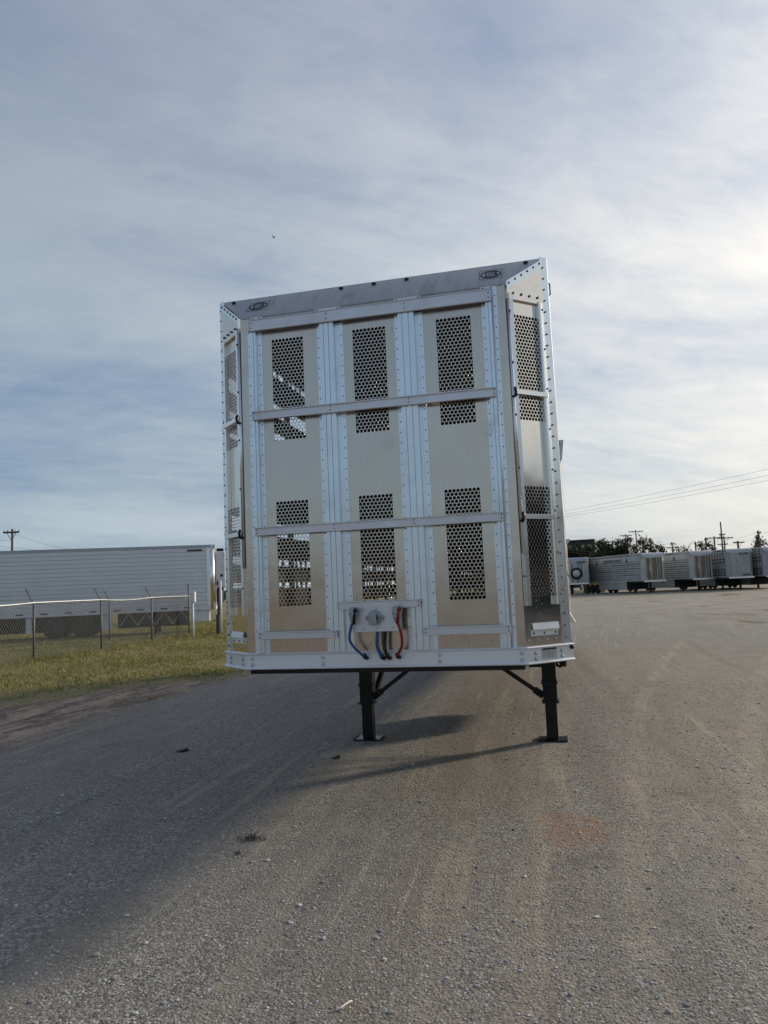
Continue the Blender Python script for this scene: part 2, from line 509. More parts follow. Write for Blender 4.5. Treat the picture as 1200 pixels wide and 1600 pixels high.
def chm(side):
    def f(u, off, z): return (side * (A + u * UX + off * UY), u * UY - off * UX, z)
    return f


def perf(mb, mp, s0, s1, t0, t1, wins, depth=.004, seg=12, fill=.955):
    """sheet with rows of round punched holes. mp(s, off, t) -> point; wins = (a0,a1,b0,b1,ncol,nrow) stacked in t"""
    def q(a0, a1, b0, b1): mb.face([mp(a0, 0, b0), mp(a1, 0, b0), mp(a1, 0, b1), mp(a0, 0, b1)])
    wins = sorted(wins, key=lambda w_: w_[2])
    t = t0
    for a0, a1, b0, b1, nc, nr in wins:
        q(s0, s1, t, b0); q(s0, a0, b0, b1); q(a1, s1, b0, b1); t = b1
        pit = (a1 - a0) / nc; rh = (b1 - b0) / nr; rad = min(pit, rh) * fill / 2 * 1.06
        for r_ in range(nr):
            z0 = b0 + r_ * rh; cz = z0 + rh / 2
            if r_ % 2 == 0: cells = [(a0 + k * pit, a0 + (k + 1) * pit, 1) for k in range(nc)]
            else: cells = [(a0, a0 + pit / 2, .36)] + [(a0 + (k + .5) * pit, a0 + (k + 1.5) * pit, 1) for k in range(nc - 1)] + [(a1 - pit / 2, a1, .36)]
            for c0, c1, sx in cells:
                cx = (c0 + c1) / 2; b = len(mb.v); hw, hh = (c1 - c0) / 2, rh / 2
                for k in range(seg):
                    t_ = 2 * math.pi * (k + .5) / seg; co_, si = math.cos(t_), math.sin(t_)
                    kk = min(hw / max(abs(co_), 1e-6), hh / max(abs(si), 1e-6))
                    mb.v.append(mp(cx + co_ * kk, 0, cz + si * kk))
                    mb.v.append(mp(cx + co_ * rad * sx, 0, cz + si * rad))
                    mb.v.append(mp(cx + co_ * rad * sx, -depth, cz + si * rad))
                for k in range(seg):
                    i, j = b + 3 * k, b + 3 * ((k + 1) % seg)
                    mb.f.append((i, j, j + 1, i + 1)); mb.sm.append(False)
                    mb.f.append((i + 1, j + 1, j + 2, i + 2)); mb.sm.append(True)
                # the four corner triangles of the cell
                cor = [(hw, hh), (-hw, hh), (-hw, -hh), (hw, -hh)]
                for (ex, ey) in cor:
                    ang = math.atan2(ey, ex) % (2 * math.pi)
                    k = int((ang / (2 * math.pi)) * seg - .5) % seg
                    i, j = b + 3 * k, b + 3 * ((k + 1) % seg)
                    v0 = len(mb.v); mb.v.append(mp(cx + ex, 0, cz + ey))
                    mb.f.append((i, v0, j)); mb.sm.append(False)
    q(s0, s1, t, t1)


def front(s, off, t): return (s, -off, t)


# three perforated front panels
for cx_, x0, x1 in ((-.629, -.870, -.378), (.004, -.207, .215), (.626, .390, .850)):
    mb = MB()
    perf(mb, front, x0, x1, ZBT - .02, 3.70, [(cx_ - .1265, cx_ + .1265, 1.608, 2.377, 9, 31), (cx_ - .1265, cx_ + .1265, 2.834, 3.606, 9, 31)])
    mb.build('front_panel', M_SHEET, T, fix=False)
# flat strips at the two front corners
for s_ in (-1, 1):
    mb = MB(); mb.box(min(s_ * .935, s_ * A), max(s_ * .935, s_ * A), -.002, .004, ZBT - .02, 3.80); mb.build('corner_strip', M_SHEET, T)
# header sheet over the panels and the seam under the roof cap
mb = MB(); mb.box(-.935, .935, -.003, .004, 3.70, 3.80); mb.build('header_sheet', M_CAP, T)


def rivets(x, z0, z1, y, nrm=(0, -1, 0), step=.0775, r_=.0052, parent=None, mat=None):
    mb = MB(); k = int((z1 - z0) / step)
    for i in range(k + 1):
        mb.dome((x, y, z0 + (i + .5) * (z1 - z0) / (k + 1)), nrm, r_, .004, 6)
    return mb.build('rivet_row', mat or M_RIVET, parent, kind='stuff')


# posts: hat profiles with grooves; (x0..x1, proud)
def post(segs, riv, z0=ZBT, z1=3.672):
    mb = MB()
    for a, b, d in segs: mb.box(a, b, -d, .0015, z0, z1)
    p_ = mb.build('front_post', M_POST, T, bevel=.0015)
    for x in riv: rivets(x, z0 + .12, z1 - .06, -.0075, parent=p_)
    return p_
FL, HI = .007, .040
post([(-.944, -.914, FL), (-.914, -.886, HI), (-.886, -.882, HI - .006), (-.882, -.866, HI), (-.866, -.828, FL)], (-.931, -.845))
post([(-.393, -.363, FL), (-.363, -.332, HI), (-.332, -.328, HI - .007), (-.328, -.294, HI), (-.294, -.288, HI - .008), (-.288, -.255, HI), (-.226, -.190, FL), (-.255, -.226, .003)], (-.380, -.205))
post([(.199, .231, FL), (.231, .262, HI), (.262, .266, HI - .007), (.266, .308, HI), (.308, .314, HI - .008), (.314, .350, HI), (.350, .372, .003), (.372, .408, FL)], (.213, .392))
post([(.832, .862, FL), (.862, .880, HI), (.880, .884, HI - .006), (.884, .905, HI)], (.846,))
mb = MB(); mb.box(.911, .944, -.012, .0015, ZBT, 3.79); mb.tube([(.911, -.014, ZBT), (.911, -.014, 3.79)], .0085, 10)
p_ = mb.build('front_post', M_POST, T, label='narrow post with a bright rounded edge')
rivets(.930, ZBT + .1, 3.76, -.0125, parent=p_)


def crossbar(x0, x1, z0, z1, y0=-.068, riv=None):
    mb = MB()
    mb.box(x0, x1, y0, y0 + .006, z0, z1)               # web
    mb.box(x0, x1, y0 - .012, -.041, z1 - .007, z1 + .001)      # top flange, a little proud
    mb.box(x0, x1, y0 + .003, -.041, z0 - .001, z0 + .005)
    o = mb.build('crossbar', M_BARX, T, bevel=.0012)
    rv = MB()
    for x in riv or ():
        for f in (.3, .72): rv.dome((x, y0, z0 + (z1 - z0) * f), (0, -1, 0), .0055, .004, 6)
    rv.build('rivet_row', M_RIVET, o, kind='stuff')
    return o
mb = MB(); mb.box(-.905, .908, -.060, -.041, 3.672, 3.757); mb.box(-.905, .908, -.066, -.041, 3.752, 3.760)
o = mb.build('top_beam', M_BARX, T, bevel=.002)
rv = MB()
for x in (-.893, -.30, .29, .89):
    for z in (3.695, 3.732): rv.dome((x, -.060, z), (0, -1, 0), .006, .004, 6)
rv.build('rivet_row', M_RIVET, o, kind='stuff')
crossbar(-.900, .907, 2.990, 3.052, riv=(-.885, -.29, .29, .893))
crossbar(-.900, .906, 2.130, 2.189, riv=(-.885, -.29, .29, .893))
crossbar(-.895, -.297, 1.379, 1.430, riv=(-.878, -.315))
crossbar(.318, .914, 1.378, 1.433, riv=(.335, .897))
# tabs along the seam
for x0, x1 in ((-.915, -.825), (-.40, -.205), (.205, .40), (.83, .925)):
    mb = MB(); mb.box(x0, x1, -.010, -.0035, 3.762, 3.795)
    o = mb.build('seam_tab', M_BEAM, T, bevel=.001)
    rv = MB()
    for x in (x0 + .018, x1 - .018): rv.dome((x, -.010, 3.779), (0, -1, 0), .010, .008, 8)
    rv.build('tab_bolt', M_BLACK, o, kind='stuff')

# roof cap: sloping sheet above the front
mcap = Vector((0, -(Z2 - Z1), C0)).normalized()
def cap(x, v, off=0):
    return (x, C0 * v + mcap.y * off, Z1 + (Z2 - Z1) * v + mcap.z * off)
mb = MB()
NV = 6
for i in range(24):
    for j in range(NV):
        P = []
        for a, b in ((i, j), (i + 1, j), (i + 1, j + 1), (i, j + 1)):
            v = b / NV; hw = A + (HW - A) * v; bul = .012 * math.sin(math.pi * v)
            P.append(cap(-hw + 2 * hw * a / 24, v, bul))
        mb.face(P, True)
mb.box(-HW + .02, HW - .02, C0 + .004, C0 + .03, Z2 - .012, Z2 + .003)
mb.box(-.99, .99, -.008, .0, 3.793, 3.806)
capo = mb.build('roof_cap', M_CAP, T)
for x in (-1.15, -.255, .007, .262, 1.15):
    mb = MB(); c = Vector(cap(x, .80, .012)); mb.lathe([(.019, 0), (.019, .006), (.012, .012), (1e-5, .013)], c, mcap, 10)
    mb.build('marker_light', M_BLACK, capo)


def emblem(x):
    """oval badge with a stylised letter B inside a thin rectangle, laid flat on the cap"""
    mb = MB(); v0 = .47; sl = 3.9
    def P(a, b, off): return cap(x + a, v0 + b * sl, off + .0125)
    def stroke(pts, w_, off=.0012, closed=False):
        n_ = len(pts)
        for i in range(n_ if closed else n_ - 1):
            (ax, ay), (bx, by) = pts[i], pts[(i + 1) % n_]
            l = math.hypot(bx - ax, by - ay) or 1; nx, ny = -(by - ay) / l * w_ / 2, (bx - ax) / l * w_ / 2
            mb.face([P(ax + nx, ay + ny, off), P(ax - nx, ay - ny, off), P(bx - nx, by - ny, off), P(bx + nx, by + ny, off)])
    el = [(.070 * math.cos(2 * math.pi * k / 40), .040 * math.sin(2 * math.pi * k / 40)) for k in range(40)]
    stroke(el, .0105, closed=True)
    stroke([(-.081, -.052), (.081, -.052), (.081, .052), (-.081, .052)], .0036, closed=True)
    stroke([(-.034, -.030), (-.034, .030)], .010, .0016)
    stroke([(-.034, .027), (.022, .027), (.040, .020), (.040, .009), (.022, .001), (-.026, .001)], .005, .0016)
    stroke([(.022, .001), (.046, -.008), (.046, -.020), (.024, -.028), (-.034, -.028)], .006, .0016)
    stroke([(-.020, .014), (.024, .014)], .003, .0016)
    stroke([(-.020, -.013), (.024, -.013)], .003, .0016)
    stroke([(.026, .024), (.044, .012), (.030, .004), (.050, -.010), (.034, -.024)], .008, .0016)
    mb.build('emblem', M_INK, capo, fix=False)
emblem(-.905); emblem(.900)

# the angled corners
for sd in (1, -1):
    f = chm(sd)
    W_ = .40661
    mb = MB()
    perf(mb, f, .0, W_, ZBT - .02, 3.70, [(.062, .284, 1.608, 2.370, 8, 31), (.062, .284, 2.834, 3.592, 8, 31)])
    cs = mb.build('corner_panel', M_CORNER, T, fix=False)
    mb = MB()                      # header plate cut to the slope
    for o0, o1 in ((.022, .0),):
        pts = [(.0, 3.690), (.334, 3.690), (.334, Z1 + (Z2 - Z1) * .334 / W_), (0, Z1)]
        mb.prism(pts, lambda u, z: f(u, .022, z), lambda u, z: f(u, .001, z))
    hd = mb.build('corner_header', M_CORNER, T)
    mb = MB(); mb.prism([(0.0, Z1 - .045), (.334, Z1 + (Z2 - Z1) * .82 - .048), (.334, Z1 + (Z2 - Z1) * .82 + .01), (0.0, Z1 + .012)], lambda u, z: f(u, .026, z), lambda u, z: f(u, .0225, z))
    o = mb.build('slope_strip', M_POST, T)
    rv = MB(); nn = Vector(f(0, 1, 0)) - Vector(f(0, 0, 0))
    for k in range(6):
        u = .02 + k * .059; rv.dome(f(u, .026, Z1 - .012 + (Z2 - Z1) * u / W_), nn, .009, .008, 8)
    for k in range(4): rv.dome(f(.055 + k * .075, .022, 3.735), nn, .010, .014, 8)
    rv.build('rivet_row', M_RIVET, o, kind='stuff')
    # inner trim: flat flange and half-round bar
    mb = MB()
    mb.prism([(.022, .001), (.050, .001), (.050, .024), (.022, .018)], lambda u, q: f(u, q, 1.55), lambda u, q: f(u, q, 3.74))
    mb.tube([f(.012, .014, 1.90), f(.012, .014, 3.73)], .0125, 10)
    o = mb.build('trim_rail', M_BRIGHT, T)
    rv = MB()
    for k in range(6): rv.dome(f(.012, .026, 1.75 + k * .37), nn, .009, .010, 8)
    rv.build('rivet_row', M_RIVET, o, kind='stuff')
    # outer trim
    mb = MB()
    mb.prism([(.272, .001), (.272, .030), (.283, .036), (.296, .036), (.304, .028), (.325, .026), (.325, .001)], lambda u, q: f(u, q, 1.55), lambda u, q: f(u, q, 3.70))
    o = mb.build('trim_rail', M_BRIGHT, T)
    rv = MB()
    for k in range(8): rv.dome(f(.315, .026, 1.62 + k * .29), nn, .008, .010, 8)
    rv.build('rivet_row', M_RIVET, o, kind='stuff')
    # corner post with protruding rivets
    mb = MB()
    mb.prism([(.335, .001), (.335, .010), (.400, .012), (.409, .004), (.409, -.02), (.40, -.03), (.40, .001)], lambda u, q: f(u, q, ZBT), lambda u, q: f(u, q, Z2 - .01))
    o = mb.build('corner_post', M_POST, T)
    rv = MB()
    for k in range(33):
        rv.lathe([(.0062, 0), (.0062, .014), (.003, .017), (1e-5, .018)], f(.352, .010, 1.32 + k * .083), nn, 6)
    rv.build('rivet_row', M_RIVET, o, kind='stuff')
    # two short bars across the opening
    for z in (3.019, 2.154):
        mb = MB(); mb.prism([(0.0, .036), (.300, .036), (.300, .046), (0.0, .046)], lambda u, q: f(u, q, z - .016), lambda u, q: f(u, q, z + .016))
        mb.prism([(.285, .026), (.300, .026), (.300, .036), (.285, .036)], lambda u, q: f(u, q, z - .014), lambda u, q: f(u, q, z + .014))
        o = mb.build('corner_bar', M_BRIGHT, T, bevel=.001)
        mb = MB(); mb.tube([f(.006, .014, z - .03), f(.006, .040, z - .03), f(.006, .050, z), f(.006, .040, z + .03)], .010, 8)
        mb.build('latch', M_BLACK, o)
    # folded step
    mb = MB()
    mb.prism([(.053, .018), (.288, .018), (.288, .022), (.053, .022)], lambda u, q: f(u, q + .001, 1.388), lambda u, q: f(u, q - .006, 1.432))
    mb.prism([(.048, .001), (.286, .001), (.286, .005), (.048, .005)], lambda u, q: f(u, q, 1.345), lambda u, q: f(u, q, 1.382))
    mb.prism([(.048, .001), (.286, .001), (.286, .022), (.053, .022)], lambda u, q: f(u, q, 1.382), lambda u, q: f(u, q, 1.386))
    o = mb.build('step_bracket', M_BEAM, T)
    rv = MB()
    for u in (.07, .165, .265): rv.dome(f(u, .005, 1.362), nn, .009, .006, 8)
    rv.build('rivet_row', M_RIVET, o, kind='stuff')
    rv = MB()
    for u in (.03, .11, .19, .27): rv.dome(f(u, .0, 1.318), nn, .008, .006, 8)
    rv.build('rivet_row', M_BOLT, cs, kind='stuff')

# front bumper beam wrapped round the corners
bm_ = MB()
prof = [(-.004, ZB), (-.030, ZB), (-.034, ZB + .007), (-.030, ZB + .013), (-.018, ZB + .018), (-.018, ZBT - .016), (-.030, ZBT - .011), (-.034, ZBT - .004), (-.030, ZBT + .001), (.004, ZBT + .001), (.004, ZB)]
def beam_ring(px_, py_, nx, ny): return [(px_ + nx * -q[0], py_ + ny * -q[0], q[1]) for q in prof]
stations = []
hn = math.hypot(UY, 1 + UX)
for (x, y, nx, ny) in ((-HW, C0, -UY, -UX), (-A, 0, -UY / (1 + UX) , -1), (A, 0, UY / (1 + UX), -1), (HW, C0, UY, -UX)):
    stations.append(beam_ring(x, y, nx, ny))
for i in range(3):
    a, b = stations[i], stations[i + 1]
    for k in range(len(prof)):
        k2 = (k + 1) % len(prof)
        bm_.face([a[k], b[k], b[k2], a[k2]])
bm_.face(stations[0]); bm_.face(stations[3])
beam = bm_.build('bumper_beam', M_BEAM, T)
hex_ = MB(); hex_.lathe([(.014, 0), (.014, .003), (.0095, .003), (.0095, .009), (.003, .011), (1e-5, .011)], (0, 0, 0), (0, -1, 0), 8, smooth=False)
bolt_me = hex_.mesh('bolt', M_BOLT)
for x in (-.965, -.425, .415, .970):
    for z in (1.195, 1.238): o = link('bolt', bolt_me, beam); o.location = (x, -.018, z)
for sd in (1, -1):
    f = chm(sd)
    for u in (.065, .297):
        for z in (1.197, 1.234):
            o = link('bolt', bolt_me, beam); o.location = f(u, .018, z); o.rotation_euler = (0, 0, sd * math.atan2(UY, UX))
# data plate on the right corner of the beam
f = chm(1)
mb = MB(); mb.prism([(.118, 1.188), (.252, 1.188), (.252, 1.262), (.118, 1.262)], lambda u, z: f(u, .0205, z), lambda u, z: f(u, .0185, z))
dp = mb.build('data_plate', M_PAPER, beam)
mb = MB(); mb.prism([(.124, 1.247), (.246, 1.247), (.246, 1.259), (.124, 1.259)], lambda u, z: f(u, .0214, z), lambda u, z: f(u, .0206, z))
for k in range(6):
    z = 1.240 - k * .008
    for a, b in ((.128, .160), (.165, .198 + .004 * (k % 3)), (.206, .240 - .006 * (k % 2))):
        mb.prism([(a, z), (b, z), (b, z + .0022), (a, z + .0022)], lambda u, q: f(u, .0212, q), lambda u, q: f(u, .0206, q))
for q_ in ([(.121, 1.191), (.249, 1.191), (.249, 1.192), (.121, 1.192)], [(.121, 1.191), (.122, 1.191), (.122, 1.259), (.121, 1.259)], [(.248, 1.191), (.249, 1.191), (.249, 1.259), (.248, 1.259)]):
    mb.prism(q_, lambda u, q: f(u, .0212, q), lambda u, q: f(u, .0206, q))
mb.build('plate_print', M_INK, beam)
mb = MB(); mb.lathe([(.016, 0), (.018, .012), (.010, .022), (1e-5, .023)], f(.39, .012, 1.252), Vector(f(0, 1, 0)) - Vector(f(0, 0, 0)), 10); mb.build('corner_lamp', M_BLACK, beam)

# rivet line along the foot of the panels
rv = MB()
for c in (-.62, 0, .62):
    for k in range(5): rv.dome((c - .16 + k * .08, -.001, 1.325), (0, -1, 0), .0055, .004, 6)
rv.build('rivet_row', M_BOLT, T, kind='stuff')

# hookup bar, plate, socket, glad hands and hoses
mb = MB(); mb.box(-.291, .309, -.078, -.068, 1.571, 1.626); mb.box(-.291, .309, -.088, -.041, 1.620, 1.628)
hb = mb.build('hookup_bar', M_BARX, T, bevel=.0015)
rv = MB()
for x in (-.278, .296):
    for z in (1.585, 1.608): rv.dome((x, -.078, z), (0, -1, 0), .006, .004, 6)
rv.build('rivet_row', M_RIVET, hb, kind='stuff')
mb = MB(); mb.box(-.178, .176, -.088, -.080, 1.413, 1.618)
hp = mb.build('hookup_plate', M_BARX, T, bevel=.0015)
for x, z in ((-.10, 1.435), (.0, 1.437), (.11, 1.438), (-.095, 1.572), (.0, 1.574), (.11, 1.574)):
    o = link('bolt', bolt_me, hp); o.location = (x, -.088, z); o.scale = (.7, .7, .7)
mb = MB()
pts = [(-.066, .008), (-.052, .018), (-.034, .040), (-.014, .052), (.014, .052), (.034, .040), (.052, .018), (.066, .008), (.066, -.012), (.052, -.020), (.034, -.040), (.014, -.050), (-.014, -.050), (-.034, -.040), (-.052, -.020), (-.066, -.012)]
mb.prism(pts, lambda a, b: (-.013 + a, -.102, 1.510 + b), lambda a, b: (-.013 + a, -.0885, 1.510 + b))
mb.lathe([(.042, 0), (.042, .035), (.036, .038), (.036, .030), (1e-5, .030)], (-.013, -.102, 1.508), (0, -1, 0), 20)
for x in (-.070, .044): mb.dome((x, -.102, 1.508), (0, -1, 0), .010, .007, 8)
sk = mb.build('socket', M_GALV, hp)
mb = MB(); mb.prism([(-.024, -.044), (.024, -.044), (.030, -.02), (.028, .030), (.014, .044), (-.014, .044), (-.028, .030), (-.030, -.02)], lambda a, b: (-.018 + a, -.150, 1.505 + b), lambda a, b: (-.018 + a, -.136, 1.507 + b))
mb.build('socket_lid', M_GALV, hp, bevel=.004)


def gladhand(x, z, seal_mat):
    mb = MB()
    mb.lathe([(.014, 0), (.016, .03), (.028, .034), (.032, .048), (.024, .056), (1e-5, .056)], (x, -.088, z + .015), (0, -1, 0), 12)
    mb.box(x - .014, x + .030, -.155, -.120, z + .005, z + .058)
    mb.box(x + .020, x + .046, -.150, -.135, z + .020, z + .044)
    mb.tube([(x - .004, -.125, z + .02), (x - .010, -.13, z - .02), (x - .006, -.125, z - .05)], [.016, .017, .012], 8)
    mb.tube([(x - .020, -.128, z - .018), (x + .012, -.128, z - .022)], .011, 6)
    o = mb.build('glad_hand', M_GALV, hp, bevel=.002)
    mb = MB(); mb.lathe([(.014, 0), (.016, .008), (.010, .012), (1e-5, .012)], (x + .026, -.155, z + .035), (.3, -1, .1), 10)
    mb.tube([(x + .020, -.150, z + .03), (x + .016, -.153, z - .01), (x + .008, -.145, z - .06)], .010, 6)
    mb.build('rubber_seal', seal_mat, hp)
gladhand(-.160, 1.530, M_BLACK); gladhand(.150, 1.530, M_REDHOSE)


def spline(pts, n=10):
    P = [Vector(p) for p in pts]; P = [P[0] * 2 - P[1]] + P + [P[-1] * 2 - P[-2]]; out = []
    for i in range(1, len(P) - 2):
        for k in range(n):
            t = k / n; a, b, c, d = P[i - 1:i + 3]
            out.append(.5 * ((2 * b) + (c - a) * t + (2 * a - 5 * b + 4 * c - d) * t * t + (3 * b - a - 3 * c + d) * t ** 3))
    return out + [P[-2]]


def hose(name, pts, mat, r_=.0095):
    mb = MB(); sp_ = spline(pts); mb.tube(sp_, r_, 10)
    o = mb.build(name, mat, T)
    mb = MB(); e = sp_[-1]; mb.tube([e + Vector((0, .004, .012)) , e + Vector((.003, .02, -.006)), e + Vector((.006, .058, -.016))], [.0145, .016, .014], 10)
    mb.build('hose_end', M_RUBBER, o)
hose('air_hose', [(-.166, -.125, 1.480), (-.181, -.128, 1.437), (-.190, -.13, 1.370), (-.165, -.12, 1.315), (-.103, -.09, 1.245)], M_BLUEHOSE)
hose('air_hose', [(.146, -.125, 1.480), (.164, -.128, 1.444), (.179, -.13, 1.379), (.174, -.12, 1.309), (.130, -.09, 1.246)], M_REDHOSE)
hose('electric_cable', [(-.004, -.070, 1.44), (-.004, -.075, 1.40), (-.006, -.085, 1.318), (.018, -.08, 1.240)], M_BLUEHOSE, .0125)
hose('electric_cable', [(.052, -.070, 1.44), (.052, -.075, 1.40), (.047, -.085, 1.300), (.060, -.08, 1.240)], M_RUBBER, .0125)

# body: floors, roof, slatted side walls, rear
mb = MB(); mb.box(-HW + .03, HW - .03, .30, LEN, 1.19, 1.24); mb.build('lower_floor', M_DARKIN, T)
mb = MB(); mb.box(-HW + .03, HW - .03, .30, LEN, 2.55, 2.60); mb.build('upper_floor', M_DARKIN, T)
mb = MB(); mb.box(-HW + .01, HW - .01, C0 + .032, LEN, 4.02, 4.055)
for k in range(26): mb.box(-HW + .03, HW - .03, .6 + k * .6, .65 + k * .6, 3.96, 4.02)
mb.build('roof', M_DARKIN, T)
for s_ in (-1, 1):
    x0, x1 = (s_ * HW, s_ * (HW - .022)); xa, xb_ = min(x0, x1), max(x0, x1)
    gaps = [(1.50, 1.57), (1.75, 1.80), (1.95, 2.01), (2.22, 2.34), (2.83, 2.86), (2.97, 3.02), (3.13, 3.20), (3.35, 3.48), (3.74, 3.80)]
    z = 1.165; wall = MB(); wall.box(xa, xb_, C0 + .004, C0 + .06, 1.165, 4.05)
    wo_ = wall.build('side_wall', M_SHEET, T)
    for g0, g1 in gaps + [(4.05, 4.05)]:
        mb = MB(); zc = (z + g0) / 2
        xm = s_ * (HW + .012)
        if s_ < 0: mb.box(xa, xb_, C0 + .064, LEN - .02, z, g0)
        else: mb.box(xa, xb_, C0 + .064, LEN - .02, z, g0)
        mb.build('slat', M_SHEET, wo_); z = g1
    mb = MB()
    for k in range(24):
        y = .95 + k * .63; mb.box(min(s_ * (HW - .065), s_ * (HW - .0225)), max(s_ * (HW - .065), s_ * (HW - .0225)), y, y + .045, 1.24, 4.02)
        for g0, g1 in gaps:
            for q in range(4): mb.box(xa + .002, xb_ - .002, y + .10 + q * .135, y + .118 + q * .135, g0 - .001, g1 + .001) if g1 - g0 < .06 else None
    mb.build('stake', M_DARKIN, wo_, kind='stuff')
    mb = MB(); mb.box(*sorted((s_ * (HW - .095), s_ * (HW - .070))), 3.6, LEN - .1, 2.14, 2.40); mb.box(*sorted((s_ * (HW - .095), s_ * (HW - .070))), 4.4, LEN - .1, 3.30, 3.52); mb.build('gap_blocker', M_DARKIN, wo_)  # planks added inside to block daylight coming through the wall gaps
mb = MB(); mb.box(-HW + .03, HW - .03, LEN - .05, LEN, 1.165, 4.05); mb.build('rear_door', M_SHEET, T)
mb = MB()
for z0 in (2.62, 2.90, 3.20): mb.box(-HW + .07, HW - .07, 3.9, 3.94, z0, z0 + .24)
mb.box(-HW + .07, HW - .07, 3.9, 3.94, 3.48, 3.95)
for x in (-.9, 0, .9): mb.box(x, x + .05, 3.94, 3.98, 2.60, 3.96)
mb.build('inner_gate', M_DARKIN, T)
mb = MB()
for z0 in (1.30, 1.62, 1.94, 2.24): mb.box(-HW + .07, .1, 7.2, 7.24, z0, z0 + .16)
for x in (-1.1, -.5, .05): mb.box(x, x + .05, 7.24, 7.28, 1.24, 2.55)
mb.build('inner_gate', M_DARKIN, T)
# small things standing proud of the right side
mb = MB()
mb.prism([(HW, 3.02), (HW + .045, 3.02), (HW + .02, 2.84), (HW, 2.80)], lambda x, z: (x, 2.0, z), lambda x, z: (x, 2.02, z))
mb.build('side_bracket', M_BARX, T)
mb = MB(); mb.prism([(HW, 2.20), (HW + .05, 2.20), (HW + .05, 2.185), (HW, 2.12)], lambda x, z: (x, 4.2, z), lambda x, z: (x, 4.25, z)); mb.build('side_bracket', M_BARX, T)
mb = MB(); mb.prism([(HW, 1.43), (HW + .045, 1.345), (HW, 1.345)], lambda x, z: (x, 1.55, z), lambda x, z: (x, 1.70, z)); mb.build('side_bracket', M_BRIGHT, T)
mb = MB(); mb.tube([(HW - .004, .42, 3.93), (HW + .014, .42, 3.92), (HW + .014, .42, 3.84), (HW - .004, .42, 3.83)], .006, 6)
mb.build('grab_handle', M_BLACK, T)
mb = MB(); mb.tube([(-HW - .005, .62, 3.64), (-HW - .03, .62, 3.63), (-HW - .03, .62, 3.49), (-HW - .005, .62, 3.48)], .008, 6)
mb.build('grab_handle', M_BLACK, T)
for z in (3.03, 2.19):
    mb = MB(); mb.tube([(-HW - .05, .36, z), (-HW + .01, .36, z)], .007, 6); mb.build('rod_end', M_BLACK, T)
# coupler plate, kingpin, landing gear
mb = MB(); mb.box(-.985, .985, -.004, 1.9, 1.128, 1.160); mb.build('coupler_plate', M_BLACK, T)
mb = MB(); mb.lathe([(.036, 0), (.036, .03), (.025, .035), (.025, .06), (.036, .065), (.036, .085), (1e-5, .086)], (0, .92, 1.128), (0, 0, -1), 14); mb.build('kingpin', M_BLACK, T)
mb = MB()
for x in (-1.02, .94): mb.box(x, x + .08, 1.95, LEN - .3, 1.04, 1.185)
for k in range(20): mb.box(-.94, .94, 2.2 + k * .65, 2.26 + k * .65, 1.08, 1.18)
mb.build('frame_rail', M_BLACK, T)
mb = MB(); mb.box(.72, 1.20, 4.95, 6.1, .60, 1.03); mb.box(.70, 1.22, 4.93, 6.12, .98, 1.035); mb.build('shadow_box', M_BLACK, T, bevel=.01)  # invented box, hidden by the beam, added to cast a shadow patch
YL = 3.343
for s_ in (-1, 1):
    x = s_ * 1.026
    mb = MB(); mb.box(x - .075, x + .075, YL - .075, YL + .075, .42, 1.18); mb.box(x - .085, x + .085, YL - .083, YL + .083, .60, .64)
    mb.box(x - .061, x + .061, YL - .061, YL + .061, .02, .42)
    lg = mb.build('landing_leg', M_BLACK, T, bevel=.004)
    mb = MB(); mb.box(x - .155, x + .155, YL - .12, YL + .12, 0, .018)
    mb.box(x - .155, x - .149, YL - .12, YL + .12, .018, .032); mb.box(x + .149, x + .155, YL - .12, YL + .12, .018, .032)
    mb.build('foot_plate', M_BLACK, lg, bevel=.002)
    mb = MB(); mb.box(x - .05, x + .05, YL - .10, YL - .083, .80, 1.02)
    for zz_ in (.50, .56): mb.lathe([(.012, 0), (.012, .008), (1e-5, .01)], (x - .03, YL - .075, zz_), (0, -1, 0), 6)
    mb.box(x - .09, x + .09, YL - .088, YL + .088, .40, .425)
    mb.build('leg_collar', M_BLACK, lg, kind='stuff')
    mb = MB(); a = Vector((x - s_ * .080, YL, .475)); b = Vector((x - s_ * .95, YL + .02, 1.10)); d = (b - a).normalized()
    mb.bar(a + d * .06, b, .045, .03, (0, 1, 0)); mb.bar(a - d * .01, a + d * .11, .07, .05, (0, 1, 0))
    mb.lathe([(.022, 0), (.022, .05), (1e-5, .052)], a + d * .03 + Vector((0, -.02, 0)), (0, -1, 0), 10)
    mb.build('brace', M_BLACK, lg)
    mb = MB(); mb.bar((x - s_ * .05, YL + .08, .46), (x - s_ * .10, YL + 1.1, 1.14), .05, .05); mb.build('brace', M_BLACK, lg)
    mb = MB(); mb.prism([(0, 0), (.16, 0), (0, -.16)], lambda a_, b_: (x - .085 - a_ if s_ < 0 else x - .085 - a_, YL - .02, 1.12 + b_), lambda a_, b_: (x - .085 - a_, YL + .02, 1.12 + b_))
    mb.build('gusset', M_BLACK, lg)
mb = MB(); mb.tube([(1.18, .9, 1.15), (1.175, .9, 1.07), (1.195, .9, 1.045), (1.225, .9, 1.06), (1.235, .9, 1.15)], .012, 8); mb.build('chain_hook', M_BLACK, T)
mb = MB(); mb.tube([(-1.05, YL + .09, 1.10), (-.9, YL + .12, .98), (-.88, YL + .12, .86)], .012, 6); mb.build('crank_handle', M_BLACK, T)


